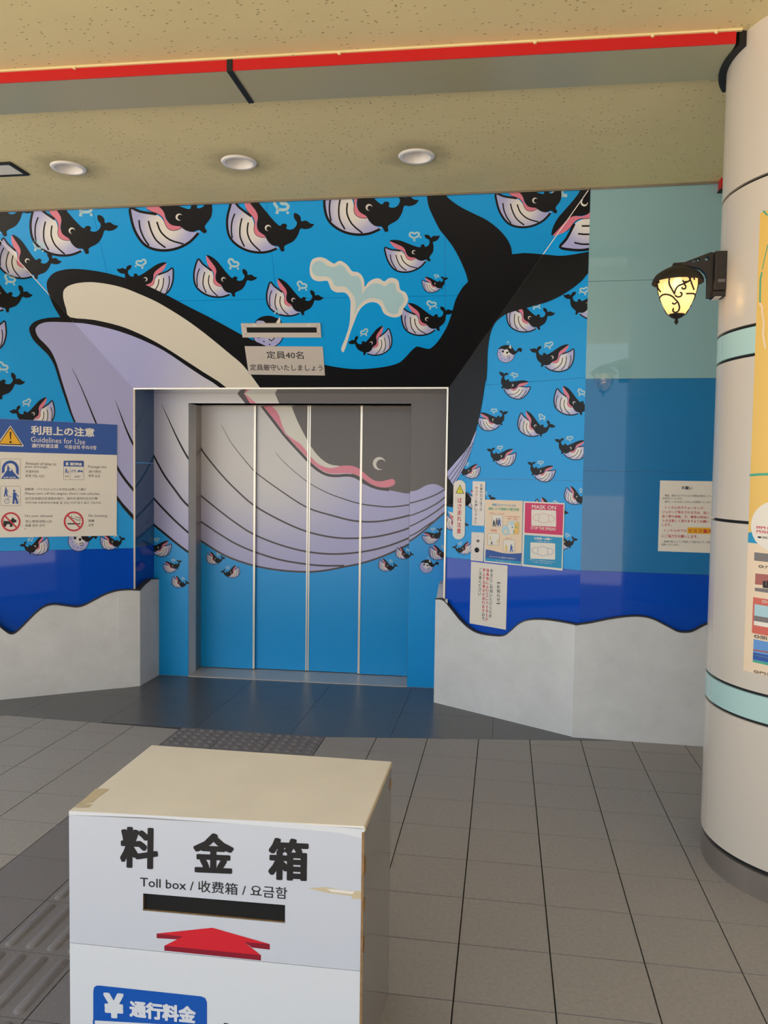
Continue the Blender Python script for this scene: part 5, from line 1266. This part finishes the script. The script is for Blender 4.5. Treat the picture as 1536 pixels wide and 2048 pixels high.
slab(BF, [(0.001, .02), (Wd - .006, .02), (Wd - .006, seam_r - .0015), (0.001, seam_l - .0015)], .003, 'white', 'lower_sign', box)
def corner_pts(inset=0): return [Vector((p.x, p.y, 0)) for p in (fl_, fr_, br_, bl_)]
f0, f1, b1_, b0_ = corner_pts(); back = -BF.n
def vpanel(A, B, t_dir, t, z0, z1, key, name):
    mb = MB(); wallbit(mb, A, B, t_dir, z0, z1, t, key); return mb.build(name, box)
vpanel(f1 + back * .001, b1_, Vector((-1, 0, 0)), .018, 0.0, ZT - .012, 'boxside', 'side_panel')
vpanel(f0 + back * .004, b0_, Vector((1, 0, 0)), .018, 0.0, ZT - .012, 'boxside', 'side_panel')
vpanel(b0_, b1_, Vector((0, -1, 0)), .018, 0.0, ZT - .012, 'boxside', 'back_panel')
mb = MB(); tp_ = [Vector((p.x, p.y, ZT)) for p in (fl_, fr_, br_, bl_)]
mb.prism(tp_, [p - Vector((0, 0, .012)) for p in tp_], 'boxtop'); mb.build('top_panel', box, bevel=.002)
mb = MB(); s0, s1 = BF.p(slot[0][0] - .02, slot[3][1] - .05), BF.p(slot[1][0] + .02, slot[0][1] + .05)
c_ = [BF.p(slot[0][0] - .02, min(s[1] for s in slot) - .02, -.025), BF.p(slot[1][0] + .02, min(s[1] for s in slot) - .02, -.025), BF.p(slot[1][0] + .02, max(s[1] for s in slot) + .02, -.025), BF.p(slot[0][0] - .02, max(s[1] for s in slot) + .02, -.025)]
sc_ = [BF.p(a, b, -.009) for a, b in slot]; mb.prism(sc_, [p - BF.n * .03 for p in sc_], 'void'); mb.build('slot_shade_plug', box)  # black plug just inside the slot paints the shade of the box's inside
# plywood edges showing at the right, chipped
mb = MB(); bar(mb, BF.p(Wd - .003, .02, .0), BF.p(Wd - .003, ZT - .014, .0), .006, .0015, 'boxedge', BF.n); mb.build('chipped_edge', box)
A_, B__ = Vector((fr_.x, fr_.y, ZT - .007)), Vector((br_.x, br_.y, ZT - .007))
mb = MB(); bar(mb, A_, B__, .009, .002, 'tape', Vector((1, 0, 0))); mb.build('edge_tape', box)
for (t0, z0, w, h) in ((0.96, ZT - .06, .05, .035), (0.03, ZT - .10, .035, .05), (0.03, ZT - .20, .03, .04), (.03, ZT - .30, .02, .05)):
    p = f1 + (b1_ - f1) * t0; pts = []
    d_ = (b1_ - f1).normalized()
    for k in range(9):
        a = 2 * math.pi * k / 9; rr = .35 + .2 * random.random(); pts.append(p + d_ * (w * rr * math.cos(a)) + Vector((.0006, 0, z0 + h * rr * math.sin(a))))
    mb = MB(); mb.add(pts, [tuple(range(9))], 'boxedge'); mb.build('chip', box, fix=False)
P = [BF]; BF.clip = [(0.0, 0), (Wd, 0), (Wd, ZT), (0, ZT)]
mb = Letters(box)
for s, tl, tr, bl in (('料', (301, 410), (463, 419), (299, 585)), ('金', (612, 437), (785, 444), (611, 606)), ('箱', (933, 458), (1104, 466), (931, 637))): text(mb, BF, s, *cb(tl, tr, bl), 'text', 2, .035)
text(mb, BF, 'Toll box / 收费箱 / 요금함', *cb((385, 620), (1013, 671), (385, 670)), 'text', 2, .006)
text(mb, BF, 'Passage fee', *cb((742, 1249), (1020, 1274), (742, 1305)), 'text', 2)
if_build(mb, box)
mb = MB(); decal(mb, P, cb((455, 868), (693, 843), (938, 913), (828, 904), (900, 960), (488, 920), (568, 880)), 'boxred', 2)
decal(mb, P, cb((455, 868), (568, 880), (545, 893), (455, 888)), 'boxdred', 1); decal(mb, P, cb((488, 920), (900, 960), (900, 983), (488, 941)), 'boxdred', 1); decal(mb, P, cb((828, 904), (938, 913), (938, 937), (862, 928)), 'boxdred', 1)
mb.build('red_arrow', box, fix=False)
# peeled strips of old tape
mb = MB(); decal(mb, P, cb((1100, 674), (1180, 670), (1240, 682), (1328, 688), (1328, 722), (1290, 720), (1285, 708), (1180, 694)), 'tape', 1); decal(mb, P, cb((1180, 676), (1300, 688), (1290, 700), (1200, 690)), 'boxtop', 2)
decal(mb, P, cb((82, 338), (400, 345), (800, 375), (1345, 425), (1345, 465), (1240, 440), (1100, 425), (800, 400), (400, 372), (82, 362)), 'white', 1); mb.build('old_tape', box, fix=False)
TB = Plane((fl_.x, fl_.y, ZT), (fr_ - fl_), (bl_ - fl_)); TB.n = Vector((0, 0, 1))
mb = MB(); decal(mb, [TB], cb((150, 285), (185, 250), (243, 252), (200, 285), (175, 310), (118, 315)), 'tape', 2); decal(mb, [TB], cb((100, 330), (120, 315), (175, 318), (160, 332)), 'tape', 2); mb.build('old_tape', box, fix=False)
# fee sticker
mb = MB(); st = [cb(q)[0] for q in [(185, 1115), (188, 1098), (198, 1090), (214, 1090), (645, 1136), (662, 1143), (670, 1160), (670, 1262), (185, 1236)]]; 
M['feeblue'] = mat('fee sticker blue', (0, 86, 184), .35)
mb = MB(); decal(mb, P, st, 'feeblue', 2)
decal(mb, P, [cb(q)[0] for q in [(183, 1236), (672, 1262), (672, 1500), (183, 1480)]], 'feeblue', 1); decal(mb, P, [cb(q)[0] for q in [(192, 1238), (664, 1264), (664, 1495), (192, 1475)]], 'white', 3)
mb.build('fee_sticker', box, fix=False)
mb = Letters(box); text(mb, BF, '¥', *cb((228, 1118), (315, 1123), (232, 1225)), 'white', 4, .06); text(mb, BF, '通行料金', *cb((340, 1150), (623, 1180), (340, 1222)), 'white', 4, .045); if_build(mb, box)

# ================================================================== rest of the porch and an added light block, outside the frame
mb = MB(); mb.box(3.3, 3.45, -5.1, 1.2, -.05, ZC + .2, 'column'); structure(mb.build('wall_side'))
mb = MB(); mb.box(5.5, 22, -34, -5, -.1, 11, 'photo_b'); structure(mb.build('added_street_block'))  # unseen building mass, added to cut the light on the left wall
